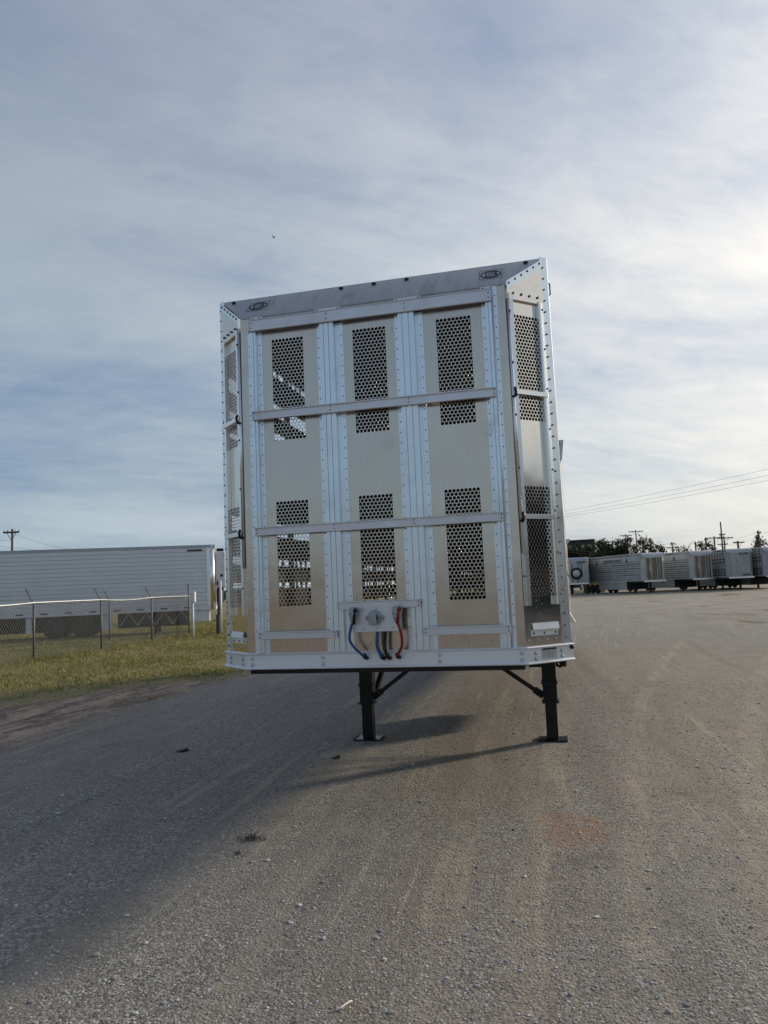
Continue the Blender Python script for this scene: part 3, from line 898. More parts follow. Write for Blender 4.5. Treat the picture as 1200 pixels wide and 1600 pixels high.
def wheel(parent, c, ax, r_=.5, w_=.26, n=28):
    mb = MB(); h = w_ / 2
    mb.lathe([(r_ * .58, -h), (r_ * .80, -h * 1.05), (r_ * .95, -h * .9), (r_, -h * .6), (r_, h * .6), (r_ * .95, h * .9), (r_ * .80, h * 1.05), (r_ * .58, h)], c, ax, n)
    wl = mb.build('wheel', M_RUBBER, parent)
    mb = MB(); mb.lathe([(r_ * .58, -h * .92), (r_ * .52, -h * .5), (r_ * .2, -h * .4), (r_ * .18, h * .4), (r_ * .52, h * .5), (r_ * .58, h * .92)], c, ax, n)
    mb.build('rim', M_RIM, wl)
    return wl
for y in (12.3, 13.55):
    for s_ in (-1, 1):
        for xx in (1.14, .82): wheel(T, (s_ * xx, y, .5), (1, 0, 0))
    mb = MB(); mb.tube([(-1.1, y, .5), (1.1, y, .5)], .07, 10); mb.box(-.95, -.87, y - .1, y + .1, .5, 1.06); mb.box(.87, .95, y - .1, y + .1, .5, 1.06); mb.build('axle', M_BLACK, T)


# ------------------------------------------------------------------ refrigerated box trailer on the left
M_RIBS = simple('ribbed_white_siding', (.74, .76, .79), .42, .1, .05, .8, dirt=(.50, .50, .50), dirt_amt=.2)
M_FENCE = simple('dull_fence_steel', (.13, .135, .14), .6, .3, .25, 8)
Pr = place(336, 36.0); Pl = place(0, 34.2)
ax = (Pl - Pr).normalized()
rz = math.atan2(ax.y, ax.x)
RT = thing('refrigerated_trailer', 'long white ribbed refrigerated box trailer parked behind the chain-link fence', 'trailer', Pr, rz)
# local: x runs to the trailer's rear (photo left), y < 0 is the far side? choose far = -y when needed
side = 1 if (Vector((-ax.y, ax.x, 0)).dot(CAM - Pr) < 0) else -1          # +1: local +y points away from the camera
def ry(y): return y * side
L2 = 12.6; W2 = 2.6
mb = MB(); mb.box(.02, L2, *sorted((ry(.03), ry(W2 - .03))), 1.12, 4.06); mb.build('box_body', M_WHITE, RT)
zs = np.linspace(1.26, 3.95, 15)
for i in range(14):
    mb = MB(); z0, z1 = zs[i], zs[i + 1]
    mb.prism([(.0, z0 + .009), (-.006, z0 + .022), (-.006, z1 - .004), (.0, z1), (.029, z1), (.029, z0 + .009)], lambda y, z: (.36, ry(y), z), lambda y, z: (L2 - .3, ry(y), z))
    mb.build('siding_rib', M_RIBS, RT)
mb = MB(); mb.box(.0, L2, *sorted((ry(-.02), ry(.06))), 3.95, 4.09); mb.box(-.03, .02, *sorted((ry(-.02), ry(W2))), 3.95, 4.09); mb.build('top_rail', M_GALV, RT)
mb = MB(); mb.box(.0, L2, *sorted((ry(-.025), ry(.06))), 1.02, 1.25); mb.box(-.03, .02, *sorted((ry(-.02), ry(W2))), 1.02, 1.25); mb.build('bottom_rail', M_WHITE, RT)
mb = MB(); mb.tube([(.13, ry(.10), 1.02), (.13, ry(.10), 4.08)], .145, 14); mb.box(.20, .36, *sorted((ry(-.024), ry(.03))), 1.25, 3.95); mb.build('corner_post', M_BRIGHT, RT)
for k in range(9):
    mb = MB(); x = 1.15 + k * 1.05
    mb.box(x, x + .30, *sorted((ry(-.035), ry(-.026))), 1.13, 1.19); mb.build('reflector', M_REDLENS if k in (0, 3, 5) else M_INK, RT)
mb = MB(); mb.box(.55, 1.25, *sorted((ry(-.034), ry(-.023))), 3.80, 3.88); mb.build('maker_sticker', M_INK, RT)
mb = MB(); mb.box(-.50, -.035, *sorted((ry(.25), ry(2.35))), 2.05, 3.78); ru = mb.build('cooling_unit', M_WHITE, RT, bevel=.05)
mb = MB(); mb.box(-.42, -.10, *sorted((ry(.35), ry(2.25))), 3.79, 3.92); mb.build('unit_fan', M_BLACK, ru)
mb = MB(); mb.lathe([(.07, 0), (.07, .02), (1e-5, .03)], (-.32, ry(.25), 2.62), (0, -side, 0), 12); mb.box(-.15, -.08, *sorted((ry(.23), ry(.25))), 2.15, 2.35); mb.build('unit_gauge', M_INK, ru)
mb = MB(); mb.box(-.38, -.06, *sorted((ry(.35), ry(2.2))), 1.32, 2.04); mb.build('unit_base', M_BLACK, ru)
mb = MB(); mb.box(-.35, -.15, *sorted((ry(.2), ry(.34))), 1.25, 1.90); mb.build('unit_pipe', M_BRIGHT, ru)
mb = MB(); mb.box(.25, 1.12, *sorted((ry(.02), ry(.55))), .45, 1.0); mb.build('fuel_tank', M_WHITE, RT, bevel=.06)
for yy in (.75, 2.2):
    mb = MB(); mb.box(2.7, 2.85, *sorted((ry(yy - .07), ry(yy + .07))), .03, 1.03); mb.box(2.6, 2.95, *sorted((ry(yy - .14), ry(yy + .14))), 0, .03); mb.bar((2.78, ry(yy), .45), (3.6, ry(yy), 1.0), .05, .05); mb.build('landing_leg', M_BLACK, RT)
for k in range(4):
    mb = MB(); x = 1.2 + k * .80; mb.bar((x, ry(.6), .42), (x + .40, ry(.6), 1.0), .06, .05); mb.bar((x + .80, ry(.6), .42), (x + .40, ry(.6), 1.0), .06, .05); mb.build('skirt_brace', M_GALV, RT)
mb = MB(); mb.box(1.3, 4.6, *sorted((ry(1.3), ry(1.36))), .30, 1.02); mb.build('shade_panel', M_BLACK, RT)  # black sheet standing in for the shade under the trailer
for a_, b_ in ((4.68, 5.18), (8.15, 8.40)):
    mb = MB(); mb.box(a_, b_, *sorted((ry(.08), ry(.10))), .30, 1.0); mb.build('mud_flap', M_WHITE, RT)
for x in (5.95, 7.2):
    for yy in (.2, 2.4): wheel(RT, (x, ry(yy), .5), (0, 1, 0), n=20)
mb = MB(); mb.box(5.2, 12.4, *sorted((ry(.5), ry(2.1))), .30, 1.02); mb.build('axle_frame', M_BLACK, RT)

# ------------------------------------------------------------------ chain-link fence
def fence(name, label, pts, h, post_ok, arms, end=None):
    ft = thing(name, label, 'fence', pts[0])
    o0 = Vector(pts[0])
    P = [Vector(p) - o0 for p in pts]
    for i, p in enumerate(P):
        if not post_ok[i]: continue
        mb = MB(); mb.tube([p, p + Vector((0, 0, h + (.0 if arms[i] else .55)))], .034, 8)
        po = mb.build('fence_post', M_FENCE, ft)
        if arms[i]:
            mb = MB(); mb.tube([p + Vector((0, 0, h - .02)), p + Vector((-.20, -.1, h + .42))], .018, 6); mb.build('barb_arm', M_FENCE, po)
    mb = MB(); rail = []
    for i in range(len(P) - 1):
        for k in range(8):
            t = k / 8; q = P[i].lerp(P[i + 1], t); rail.append(q + Vector((0, 0, h + .012 - .05 * math.sin(math.pi * t) * (i % 2))))
    rail.append(P[-1] + Vector((0, 0, h + .012)))
    mb.tube(rail, .027, 8); mb.build('top_rail', M_GALV, ft)
    V = []; Fc = []
    for i in range(len(P) - 1):
        a, b = P[i], P[i + 1]; ln = (b - a).length; d = (b - a) / ln; nn = Vector((-d.y, d.x, 0)); r_ = .0036
        k = -h * .62
        while k < ln:
            for sg in (1, -1):
                s0, s1 = (k, k + h * .62) if sg > 0 else (k + h * .62, k)
                z0, z1 = .03, h
                # clip to the bay
                def zat(s_): return z0 + (s_ - s0) / (s1 - s0) * (z1 - z0)
                lo, hi = max(0, min(s0, s1)), min(ln, max(s0, s1))
                if hi - lo < .02: continue
                q0 = a + d * lo + Vector((0, 0, zat(lo))); q1 = a + d * hi + Vector((0, 0, zat(hi)))
                dd = (q1 - q0).normalized(); e = dd.cross(nn)
                bi = len(V)
                for q in (q0, q1):
                    for t in range(3):
                        an = 2 * math.pi * t / 3; V.append(tuple(q + (nn * math.cos(an) + e * math.sin(an)) * r_))
                for t in range(3): Fc.append((bi + t, bi + (t + 1) % 3, bi + 3 + (t + 1) % 3, bi + 3 + t))
            k += .105
    me = np_mesh('wire_mesh', np.array(V), np.array(Fc), M_FENCE)
    link('wire_mesh', me, ft, kind='stuff')
    mb = MB()
    for j in range(3):
        t = .3 + .34 * j
        mb.tube([q + Vector((-.2 * t, -.1 * t, h + .44 * t)) for q in P], .003, 4, cap=False)
    mb.build('barbed_wire', M_FENCE, ft)
    return ft
fence('chain_link_fence', 'chain-link fence along the grass verge, nearest run with a white top rail', [(-13.3, 6.2, 0), (-13.5, 10.0, 0), (-13.8, 13.85, 0), (-14.0, 17.4, 0), (-14.5, 21.4, 0), (-15.0, 25.3, 0)], 1.69, [1] * 6, [1, 1, 1, 1, 1, 0])
q = place(171, 31.5); q2 = place(40, 29.5)
fence('chain_link_fence', 'farther chain-link fence run in front of the white box trailer', [(-15.2, 25.6, 0), tuple(q), tuple(q2), tuple(q2 + (q2 - q))], 1.66, [0, 1, 0, 1], [0, 1, 1, 1])
p0 = place(301, 30.5)
mp_ = thing('marker_post', 'thin white post carrying a white box at the fence corner', 'post', p0)
mb = MB(); mb.tube([(0, 0, 0), (0, 0, 1.5)], .045, 8); mb.build('stake', M_WHITE, mp_)
mb = MB(); mb.box(-.12, .12, -.07, .07, 1.44, 1.86); mb.build('box', M_WHITE, mp_, bevel=.02)
p0 = place(343.5, 33.0)
mp_ = thing('bollard_post', 'dark timber post with a pale strip beside the box trailer nose', 'post', p0)
mb = MB(); mb.box(-.16, -.02, -.08, .08, 0, .85); mb.box(-.10, .05, -.06, .06, .85, 2.0); mb.build('post', M_WOOD, mp_)
mb = MB(); mb.tube([(.06, -.05, 0), (.06, -.05, 2.3)], .05, 8); mb.build('pipe', M_WHITE, mp_)

# ------------------------------------------------------------------ livestock trailers across the lot
def streak_mat(name, a, b, c, metal=.35):
    mt, n, bs, co = new_mat(name)
    s1 = n.noise(n.scale(co, (3.2, 3.2, .22)), 2.1, 5, .6, .4)
    s2 = n.noise(n.scale(co, (9, 9, .3)), 1.5, 4, .6, .2)
    k = n.mix(n.ss(.42, .58, s1), a, b)
    k = n.mix(n.mul(n.ss(.56, .64, s2), .8), k, c)
    n.inp(bs.inputs['Base Color'], k); bs.inputs['Metallic'].default_value = metal; bs.inputs['Roughness'].default_value = .5
    return mt
M_TAN = streak_mat('streaked_tan_front', (.13, .115, .075), (.21, .18, .12), (.68, .65, .53))  # reflections in the front sheet put into the streak colours
M_PINK = streak_mat('streaked_pinkish_front', (.15, .12, .10), (.27, .21, .17), (.68, .62, .55))  # same painted reflections, redder
M_GREYN = streak_mat('streaked_grey_front', (.25, .25, .25), (.50, .50, .49), (.75, .75, .73))
M_PLAIN = simple('plain_grey_front', (.40, .395, .38), .4, .2, .12, 1.5, dirt=(.45, .45, .44), dirt_amt=.6)
M_SLAT = simple('weathered_slat', (.55, .54, .51), .5, .2, .18, 1.3, dirt=(.16, .15, .14), dirt_amt=.35)
M_SHADE = simple('recess_shade', (.035, .035, .037), .8)  # near-black colour standing in for shade inside gaps and holes


def letters(txt, size, mat, parent, loc, rot):
    c = bpy.data.curves.new('lettering', 'FONT'); c.body = txt; c.size = size; c.align_x = 'CENTER'; c.extrude = .004
    c.materials.append(mat)
    tmp = bpy.data.objects.new('lettering_curve', c)
    me = bpy.data.meshes.new_from_object(tmp)
    bpy.data.objects.remove(tmp); bpy.data.curves.remove(c)
    o = link('lettering', me, parent); o.location = loc; o.rotation_euler = rot
    return o


def far_trailer(label, px, depth, yaw, nose_mat, length=14.5, nose=None, text=None, spare=False, sign=False, decal=False, rows='slot', wide=1.28, top=4.06, belly=True):
    t = thing('livestock_trailer', label, 'trailer', place(px, depth), yaw, 'livestock trailers parked across the lot')
    w_ = wide; c = .30; a = w_ - .30
    # body walls: slats with dark gaps, as on all punched livestock trailers
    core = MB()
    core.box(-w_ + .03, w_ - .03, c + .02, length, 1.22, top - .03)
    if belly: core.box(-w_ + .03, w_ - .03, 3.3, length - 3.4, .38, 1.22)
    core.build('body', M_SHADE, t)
    zz_ = [1.18, 1.40, 1.62, 1.84, 2.06, 2.28, 2.50, 2.72, 2.94, 3.16, 3.82, 4.02]
    gap = .042
    for s_ in (-1, 1):
        mb = MB()
        for i in range(len(zz_) - 1):
            z0, z1 = zz_[i], zz_[i + 1]
            xa, xb2 = sorted((s_ * (w_ - .03), s_ * w_))
            if rows == 'slot':
                mb.box(xa, xb2, c, length, z0 + gap, z1)
                if i in (1, 4, 6, 9):          # punched row: short bridges over a wider gap
                    pass
            else:
                n_ = 34
                mb.box(xa, xb2, c, length, z0 + .12, z1)
                for k in range(n_): y = c + (length - c) * k / n_; mb.box(xa, xb2, y, y + .22, z0, z0 + .12)
        pm = MB()  # raised dark pads, painted as the shade in punched holes
        if rows == 'slot':
            for zc, y0_, y1_ in ((3.91, 2.6, length - .5), (2.95, c + .4, 6.5), (2.53, c + .4, 5.0), (2.30, 3.0, length - 3.0), (1.87, c + .4, 4.0)):
                n_ = int((y1_ - y0_) / .30)
                for k in range(n_):
                    y = y0_ + k * .30
                    pm.box(*sorted((s_ * w_, s_ * (w_ + .006))), y, y + .17, zc - .04, zc + .05)
        else:
            for zc in (3.88, 3.66, 3.44, 3.05, 2.75, 2.0, 1.75, 1.5):
                for k in range(int((length - 1) / .62)):
                    y = c + .4 + k * .62
                    pm.box(*sorted((s_ * w_, s_ * (w_ + .006))), y, y + .40, zc - .07, zc + .07)
        pm.build('hole_shade', M_SHADE, t, kind='stuff')
        mb.box(*sorted((s_ * (w_ - .03), s_ * (w_ + .004))), c, length, top - .05, top)
        mb.box(*sorted((s_ * (w_ - .03), s_ * (w_ + .008))), c, c + .12, 1.2, top)
        if belly:
            for i in range(4): mb.box(*sorted((s_ * (w_ - .03), s_ * w_)), 3.3, length - 3.4, .38 + i * .21 + .03, .38 + (i + 1) * .21)
            mb.box(*sorted((s_ * (w_ - .03), s_ * (w_ + .004))), 3.3, 3.42, .36, 1.2)
        mb.build('side_wall', M_SLAT, t)
    # nose: front face, angled corners, rounded header
    mb = MB(); mb.prism([(-a, 0), (a, 0), (w_, c), (w_, c + .02), (-w_, c + .02), (-w_, c)], lambda x, y: (x, y, 1.22), lambda x, y: (x, y, top - .40))
    nf = mb.build('nose', M_SLAT if nose != 'plain' else M_PLAIN, t)
    mb = MB(); mb.box(-a * .93, a * .93, -.03, -.004, 1.32, top - .52); mb.build('front_panel', nose_mat, nf)
    mb = MB()
    for x in (-a * .98, a * .93, -a * .35, a * .30): mb.box(x, x + .06, -.055, -.03, 1.28, top - .46)
    mb.box(-a, a, -.06, -.03, top - .52, top - .42); mb.build('front_post', M_SLAT if nose != 'plain' else M_PLAIN, nf)
    mb = MB(); mb.prism([(-.02, top - .42), (.0, top - .25), (.10, top - .10), (.34, top), (.40, top), (.40, top - .42)], lambda y, z: (-w_ + .02, y, z), lambda y, z: (w_ - .02, y, z)); mb.build('nose_cap', M_GALV, nf)
    mb = MB(); mb.box(-w_ + .05, w_ - .05, -.08, .02, 1.12, 1.27); mb.build('bumper_beam', M_BRIGHT, t)
    mb = MB(); mb.box(-w_ + .1, w_ - .1, .05, 3.2, 1.05, 1.17)
    for x in (-.9, .9): mb.box(x - .08, x + .08, 2.3, 2.46, 0, 1.05); mb.box(x - .16, x + .16, 2.22, 2.54, 0, .03)
    mb.build('landing_leg', M_BLACK, t)
    for y in (length - 2.7, length - 1.5):
        for s_ in (-1, 1): wheel(t, (s_ * (w_ - .16), y, .5), (1, 0, 0), n=18)
    if sign:
        mb = MB(); mb.box(-.05, .78, -.095, -.062, top - .60, top - .43); sb = mb.build('sign_board', M_INK, nf)
        letters(sign, .13, M_PAPER, sb, (.36, -.10, top - .555), (R(90), 0, 0))
    if decal:
        mb = MB(); mb.box(.20, .62, -.066, -.060, 1.78, 2.22); d_ = mb.build('decal', M_PAPER, nf)
        mb = MB()
        for k in range(20):
            t0, t1 = R(-200 + k * 16), R(-200 + (k + 1) * 16)
            mb.face([(.41 + .15 * math.cos(t0), -.069, 2.0 + .15 * math.sin(t0)), (.41 + .15 * math.cos(t1), -.069, 2.0 + .15 * math.sin(t1)), (.41 + .10 * math.cos(t1), -.069, 2.0 + .10 * math.sin(t1)), (.41 + .10 * math.cos(t0), -.069, 2.0 + .10 * math.sin(t0))])
        mb.build('decal_ring', M_INK, d_, fix=False)
        mb = MB(); mb.tube([(.10, -.1, 1.48), (.30, -.12, 1.40), (.55, -.1, 1.50), (.80, -.1, 1.44)], .05, 6); mb.build('air_hose', M_RUBBER, nf)
    if spare:
        wl = wheel(nf, (-.18, -.20, 2.32), (0, 1, 0), .64, .28, 24)
        mb = MB(); mb.lathe([(.39, 0), (.39, .01), (1e-5, .012)], (-.18, -.345, 2.32), (0, -1, 0), 20)
        mb.build('tyre_cover', M_PAPER, nf)
        letters('SPARE', .16, M_INK, nf, (-.18, -.362, 2.27), (R(90), 0, 0)) if False else None
    if text:
        letters(text, .46, M_INK, t, (-w_ - .016, 5.9, 3.28), (R(90), 0, R(-90)))
        for y in (3.0, 9.4):
            mb = MB(); mb.prism([(-.2, 3.22), (.2, 3.22), (0, 3.72)], lambda yy, z: (-w_ - .004, y + yy, z), lambda yy, z: (-w_ - .014, y + yy, z)); mb.build('side_emblem', M_INK, t)
    return t
far_trailer('livestock trailer with a round spare wheel mounted on its pale streaked nose', 904, 83, R(-2), M_GREYN, spare=True, sign='BARRETT', belly=False, wide=1.12, length=9)
far_trailer('dusty livestock trailer with lettering on its side and olive-tan streaked nose', 1023, 76.5, R(26), M_TAN, text='DIAMOND RANCH', length=12.6)
far_trailer('livestock trailer with a pinkish top on its streaked nose, between tan and grey noses', 1099, 76.5, R(24), M_PINK, text='RANCH')
far_trailer('livestock trailer with plain grey nose, dark sign board and white square decal', 1158, 75, R(13), M_PLAIN, nose='plain', sign='BARRETT', decal=True, rows='punch')
far_trailer('pale livestock trailer cut off by the right edge of the photograph', 1216, 74, R(14), M_PLAIN, nose='plain', rows='punch', wide=1.28)

# slatted trailer end and yellow board between the first two
p0 = place(928, 95)
bt = thing('cattle_rack', 'dark blue-grey rack of upright slats between two livestock trailers', 'trailer', p0, R(5))
mb = MB(); mb.box(-.9, .9, .1, 9, 1.3, 3.95); mb.build('body', M_SHADE, bt)
for k in range(6):
    mb = MB(); x = -.9 + k * .33; mb.box(x, x + .16, -.02, .08, 1.35, 3.5); mb.build('slat', M_GALV, bt)
mb = MB(); mb.box(-1.0, 1.4, -.05, .1, 3.5, 4.0); mb.box(-1.0, 1.4, -.05, .1, 1.15, 1.35); mb.box(-.8, .8, .5, 8.5, .45, 1.15); mb.build('frame', M_GALV, bt)
M_YEL = simple('faded_yellow_board', (.42, .38, .17), .8, 0, .15, 1.2, dirt=(.25, .24, .12), dirt_amt=.5)
yb = thing('yellow_barrier', 'faded yellow board barrier standing low behind the parked livestock trailers', 'barrier', place(924, 91), R(3))
for k in range(4):
    mb = MB(); x = -1.0 + k * .62; mb.box(x, x + .60, 0, .05, .12, 1.32); mb.build('board', M_YEL, yb)
mb = MB(); mb.box(-1.05, 1.52, -.02, .09, 0, .11); mb.build('base', M_GALV, yb)

# ------------------------------------------------------------------ building behind trees, and an unseen shed mirrored in the corner panel
M_DARKW = simple('dark_wall', (.035, .040, .040), .8)
p0 = place(908, 150)
bd = thing('flat_roofed_building', 'dark flat-roofed building rising behind the trees by the trailers', 'building', p0, R(-3))
mb = MB(); mb.box(-2.9, 3.0, 0, 12, 0, 9.1); mb.build('wall', M_DARKW, bd)
mb = MB(); mb.box(-3.0, 3.1, -.1, 12.1, 9.1, 9.45); mb.build('roof', M_BLACK, bd)
for k in range(4):
    mb = MB(); mb.box(-2.3 + k * 1.3, -1.5 + k * 1.3, -.03, -.003, 7.6, 8.4); mb.build('window', M_GALV, bd)
M_METALW = simple('metal_cladding', (.13, .13, .13), .6, .2, .1, 1)
sh = thing('reflection_shed', 'unseen long metal shed added for its dark reflection in the corner panel', 'building', (30, 0, 0))
mb = MB(); mb.box(0, 14, -22, 16, 0, 6.0); mb.build('wall', M_METALW, sh)
mb = MB(); mb.prism([(-.4, 6.0), (14.4, 6.0), (7, 7.3)], lambda x, z: (x, -22.4, z), lambda x, z: (x, 16.4, z)); mb.build('roof', M_GALV, sh)
for k in range(5):
    mb = MB(); mb.box(-.05, -.003, -19 + k * 7, -15 + k * 7, .02, 4.3); mb.build('door', M_DARKW, sh)

# ------------------------------------------------------------------ trees
M_BARK = simple('bark', (.075, .062, .050), .95, 0, .3, 5, bump=.02)


def leaf_cloud(blobs, n, size, cols):
    """leaf quads inside ellipsoids (cx,cy,cz,rx,ry,rz); denser towards the shell and gathered in sprays"""
    vol = np.array([b[3] * b[4] * b[5] for b in blobs]); pick = rng.choice(len(blobs), n, p=vol / vol.sum())
    B = np.array(blobs)[pick]
    d = rng.normal(size=(n, 3)); d /= np.linalg.norm(d, axis=1, keepdims=True)
    r_ = rng.random(n) ** .45
    ctr = B[:, :3] + d * r_[:, None] * B[:, 3:]
    ns = max(4, n // 14); seeds = ctr[rng.integers(0, n, ns)]; k = rng.integers(0, ns, n)
    mixf = (rng.random(n) < .75)
    ctr = np.where(mixf[:, None], seeds[k] + rng.normal(size=(n, 3)) * size * 1.3, ctr)
    a = rng.normal(size=(n, 3)); a /= np.linalg.norm(a, axis=1, keepdims=True)
    b = np.cross(a, rng.normal(size=(n, 3))); b /= np.linalg.norm(b, axis=1, keepdims=True)
    s = size * (.5 + rng.random(n))[:, None]
    V = np.stack([ctr - a * s, ctr + b * s * .45, ctr + a * s, ctr - b * s * .45], 1).reshape(-1, 3)
    Fc = np.arange(4 * n).reshape(n, 4)
    cc = np.array(cols)[rng.integers(0, len(cols), n)] * (.7 + .6 * rng.random(n))[:, None]
    cc = cc * (.75 + .5 * rng.random(ns)[k])[:, None]
    return V, Fc, np.repeat(cc, 4, 0)


GREEN = [(.035, .050, .020), (.052, .068, .026), (.070, .080, .032)]
OLIVE = [(.085, .085, .038), (.11, .10, .05), (.065, .075, .032)]
DARKG = [(.022, .032, .018), (.030, .042, .022), (.040, .050, .026)]


def tree(name, label, px, depth, h, wd, cols, n=1500, kind='round', size=.32, base=None, group='trees beyond the parked trailers'):
    t = thing(name, label, 'tree', place(px, depth), rng.random() * 6, group)
    tb = base if base is not None else h * .3
    mb = MB(); mb.tube([(0, 0, 0), (.05, .02, h * .35), (.1, -.05, h * .7), (.08, 0, h * .9)], [.04 * h * .7, .03 * h * .7, .016 * h, .004 * h], 7)
    for k in range(7):
        an = k * 2.4; z = h * (.3 + .08 * k); r_ = wd * .42 * (1 - .05 * k)
        mb.tube([(.04, 0, z), (math.cos(an) * r_ * .5, math.sin(an) * r_ * .5, z + h * .09), (math.cos(an) * r_, math.sin(an) * r_, z + h * .2)], [.012 * h, .008 * h, .002 * h], 5)
        if kind == 'bare':
            for q in range(5):
                a2 = an + (q - 2) * .5; s_ = .35 + .15 * q
                bx, by, bz = math.cos(an) * r_ * s_, math.sin(an) * r_ * s_, z + h * .2 * s_
                mb.tube([(bx, by, bz), (bx + math.cos(a2) * wd * .16, by + math.sin(a2) * wd * .16, bz + h * .14)], [.004 * h, .001 * h], 4)
    mb.build('trunk', M_BARK, t)
    bl = []
    if kind == 'cone':
        for k in range(9):
            f_ = k / 8; z = tb * .3 + (h - tb * .3) * f_; r_ = wd / 2 * (1.02 - f_ * .93)
            for q in range(3): an = q * 2.1 + k; bl.append((math.cos(an) * r_ * .35, math.sin(an) * r_ * .35, z, r_ * .8, r_ * .8, h * .09))
    else:
        for k in range(13):
            an = rng.random() * 6.28; r_ = wd / 2 * (.25 + .5 * rng.random()); z = tb + (h - tb) * (.12 + .72 * rng.random())
            q = (.5 + .5 * rng.random()) * wd * .2 * (1 if kind != 'bare' else .8); bl.append((math.cos(an) * r_, math.sin(an) * r_, z, q * 1.2, q * 1.2, q))
        bl.append((0, 0, h - wd * .16, wd * .2, wd * .2, wd * .16))
    V, Fc, cc = leaf_cloud(bl, n, size, cols)
    link('crown', np_mesh('crown', V, Fc, M_LEAF, cc), t, kind='stuff') if False else link('crown', np_mesh('crown', V, Fc, M_LEAF, cc), t)
    return t


def th(px, py, depth): return height(px, py, depth)
TL = [
 ('broad dark tree against the flat roof, first beside the big trailer', 892, 852, 120, 4.6, DARKG, 1800, 'round', 1.0),
 ('low dark bushy tree in front of the flat-roofed building', 907, 852, 118, 4.6, DARKG, 1800, 'round', 1.0),
 ('dark tree hiding the lower wall of the flat-roofed building', 923, 851, 116, 4.6, GREEN, 1800, 'round', 1.0),
 ('rounded green tree just past the end of the flat roof', 943, 843, 112, 4.4, GREEN, 1600, 'round', 1.2),
 ('small dark tree under the shortest utility pole', 960, 855, 112, 3.4, DARKG, 1200, 'round', 1.0),
 ('tall leafy olive tree behind the lettered livestock trailer', 985, 838, 112, 4.4, OLIVE, 1100, 'round', 1.5),
 ('low dark green tree filling the gap under the leafy olive tree', 978, 852, 113, 3.6, GREEN, 1000, 'round', 1.0),
 ('thin see-through tree right of the tall T-shaped utility pole', 1008, 841, 118, 3.0, OLIVE, 420, 'bare', 1.8),
 ('thin pale tree beside the dark cone-shaped evergreen', 1021, 843, 118, 2.8, OLIVE, 380, 'bare', 1.8),
 ('dark cone-shaped evergreen above the tan nosed trailer', 1037, 847, 108, 3.0, DARKG, 1500, 'cone', .8),
 ('nearly bare tree above the roof of the pinkish nosed trailer', 1073, 851, 125, 4.0, OLIVE, 150, 'bare', 1.8),
 ('small leafy tree between two short poles', 1099, 848, 125, 2.6, GREEN, 380, 'bare', 1.8),
 ('small round tree left of the tallest crossarmed pole', 1112, 849, 125, 2.4, GREEN, 420, 'round', 1.6),
 ('dark bushy tree above the trailer at the right edge', 1190, 841, 110, 4.4, DARKG, 1500, 'round', 1.2),
]
for lb, px, py, dp_, wd, cols, n_, kd, bs_ in TL:
    tree('evergreen_tree' if kd == 'cone' else 'tree', lb, px, dp_, th(px, py, dp_), wd, cols, int(n_ * 1.9), kd, .19, bs_)

# low scrub line all round the horizon: one mass far off
n_ = 26000
az = rng.random(n_) * 2 * math.pi
rad = 230 + rng.random(n_) * 60
hh = 4.2 + 2.6 * np.sin(az * 9 + 1) + 1.6 * np.sin(az * 31) + 1.0 * np.sin(az * 77)
azv = np.mod(az + YAW + np.pi, 2 * np.pi) - np.pi            # 0 = along the view; az is measured from +Y towards +X
hh = np.where(np.abs(azv) < .55, 1.6 + .25 * hh, hh + 3.5)
ctr = np.stack([CX + np.sin(az) * rad, CY + np.cos(az) * rad, rng.random(n_) ** .8 * np.maximum(hh, 1.2)], 1)
a = rng.normal(size=(n_, 3)); a /= np.linalg.norm(a, axis=1, keepdims=True)
b = np.cross(a, rng.normal(size=(n_, 3))); b /= np.linalg.norm(b, axis=1, keepdims=True)
s = (.9 + 1.1 * rng.random(n_))[:, None]
V = np.stack([ctr - a * s, ctr + b * s * .6, ctr + a * s, ctr - b * s * .6], 1).reshape(-1, 3)
cc = np.repeat(np.array(GREEN + DARKG)[rng.integers(0, 6, n_)], 4, 0)
link('distant_woods', np_mesh('distant_woods', V, np.arange(4 * n_).reshape(n_, 4), M_LEAF, cc), kind='stuff', label='low far-off line of dark woods along the horizon', category='woods')

# ------------------------------------------------------------------ utility poles and wires
def pole(label, px, py, depth, arms, r_=.14, rz=0, arm_w=2.6, braces=True):
    h = height(px, py, depth); t = thing('utility_pole', label, 'utility pole', place(px, depth), YAW + rz, 'wooden utility poles around the yard')
    mb = MB(); mb.tube([(0, 0, 0), (0, 0, h)], [r_ * 1.1, r_ * .7], 8); mb.build('pole', M_WOOD, t)
    for (dz_, wd) in arms:
        mb = MB(); mb.box(-wd / 2, wd / 2, -r_ - .10, -r_ + .02, h - dz_ - .07, h - dz_ + .07)
        if braces: mb.bar((-wd * .28, -r_ - .02, h - dz_ - .05), (0, -r_ - .02, h - dz_ - .7), .05, .03); mb.bar((wd * .28, -r_ - .02, h - dz_ - .05), (0, -r_ - .02, h - dz_ - .7), .05, .03)
        ar = mb.build('crossarm', M_WOOD, t)
        for x in (-wd * .46, -wd * .24, wd * .24, wd * .46):
            mb = MB(); mb.lathe([(.03, 0), (.045, .05), (.03, .09), (.04, .13), (1e-5, .15)], (x, -r_ - .04, h - dz_ + .07), (0, 0, 1), 7); mb.build('insulator', M_CERAM, ar)
    return t, h
pole('utility pole with a single crossarm above the ribbed box trailer', 18.5, 826, 62, [(.30, 1.3)], .12)
pole('short T-shaped utility pole above the small dark tree', 960.5, 844, 150, [(.35, 1.6)], .13)
pole('T-shaped utility pole rising behind the leafy olive tree', 982, 834.5, 150, [(.3, 2.4)], .13)
pole('tall T-shaped utility pole between the leafy tree and the thin tree', 998.5, 828, 140, [(.3, 2.6)], .13)
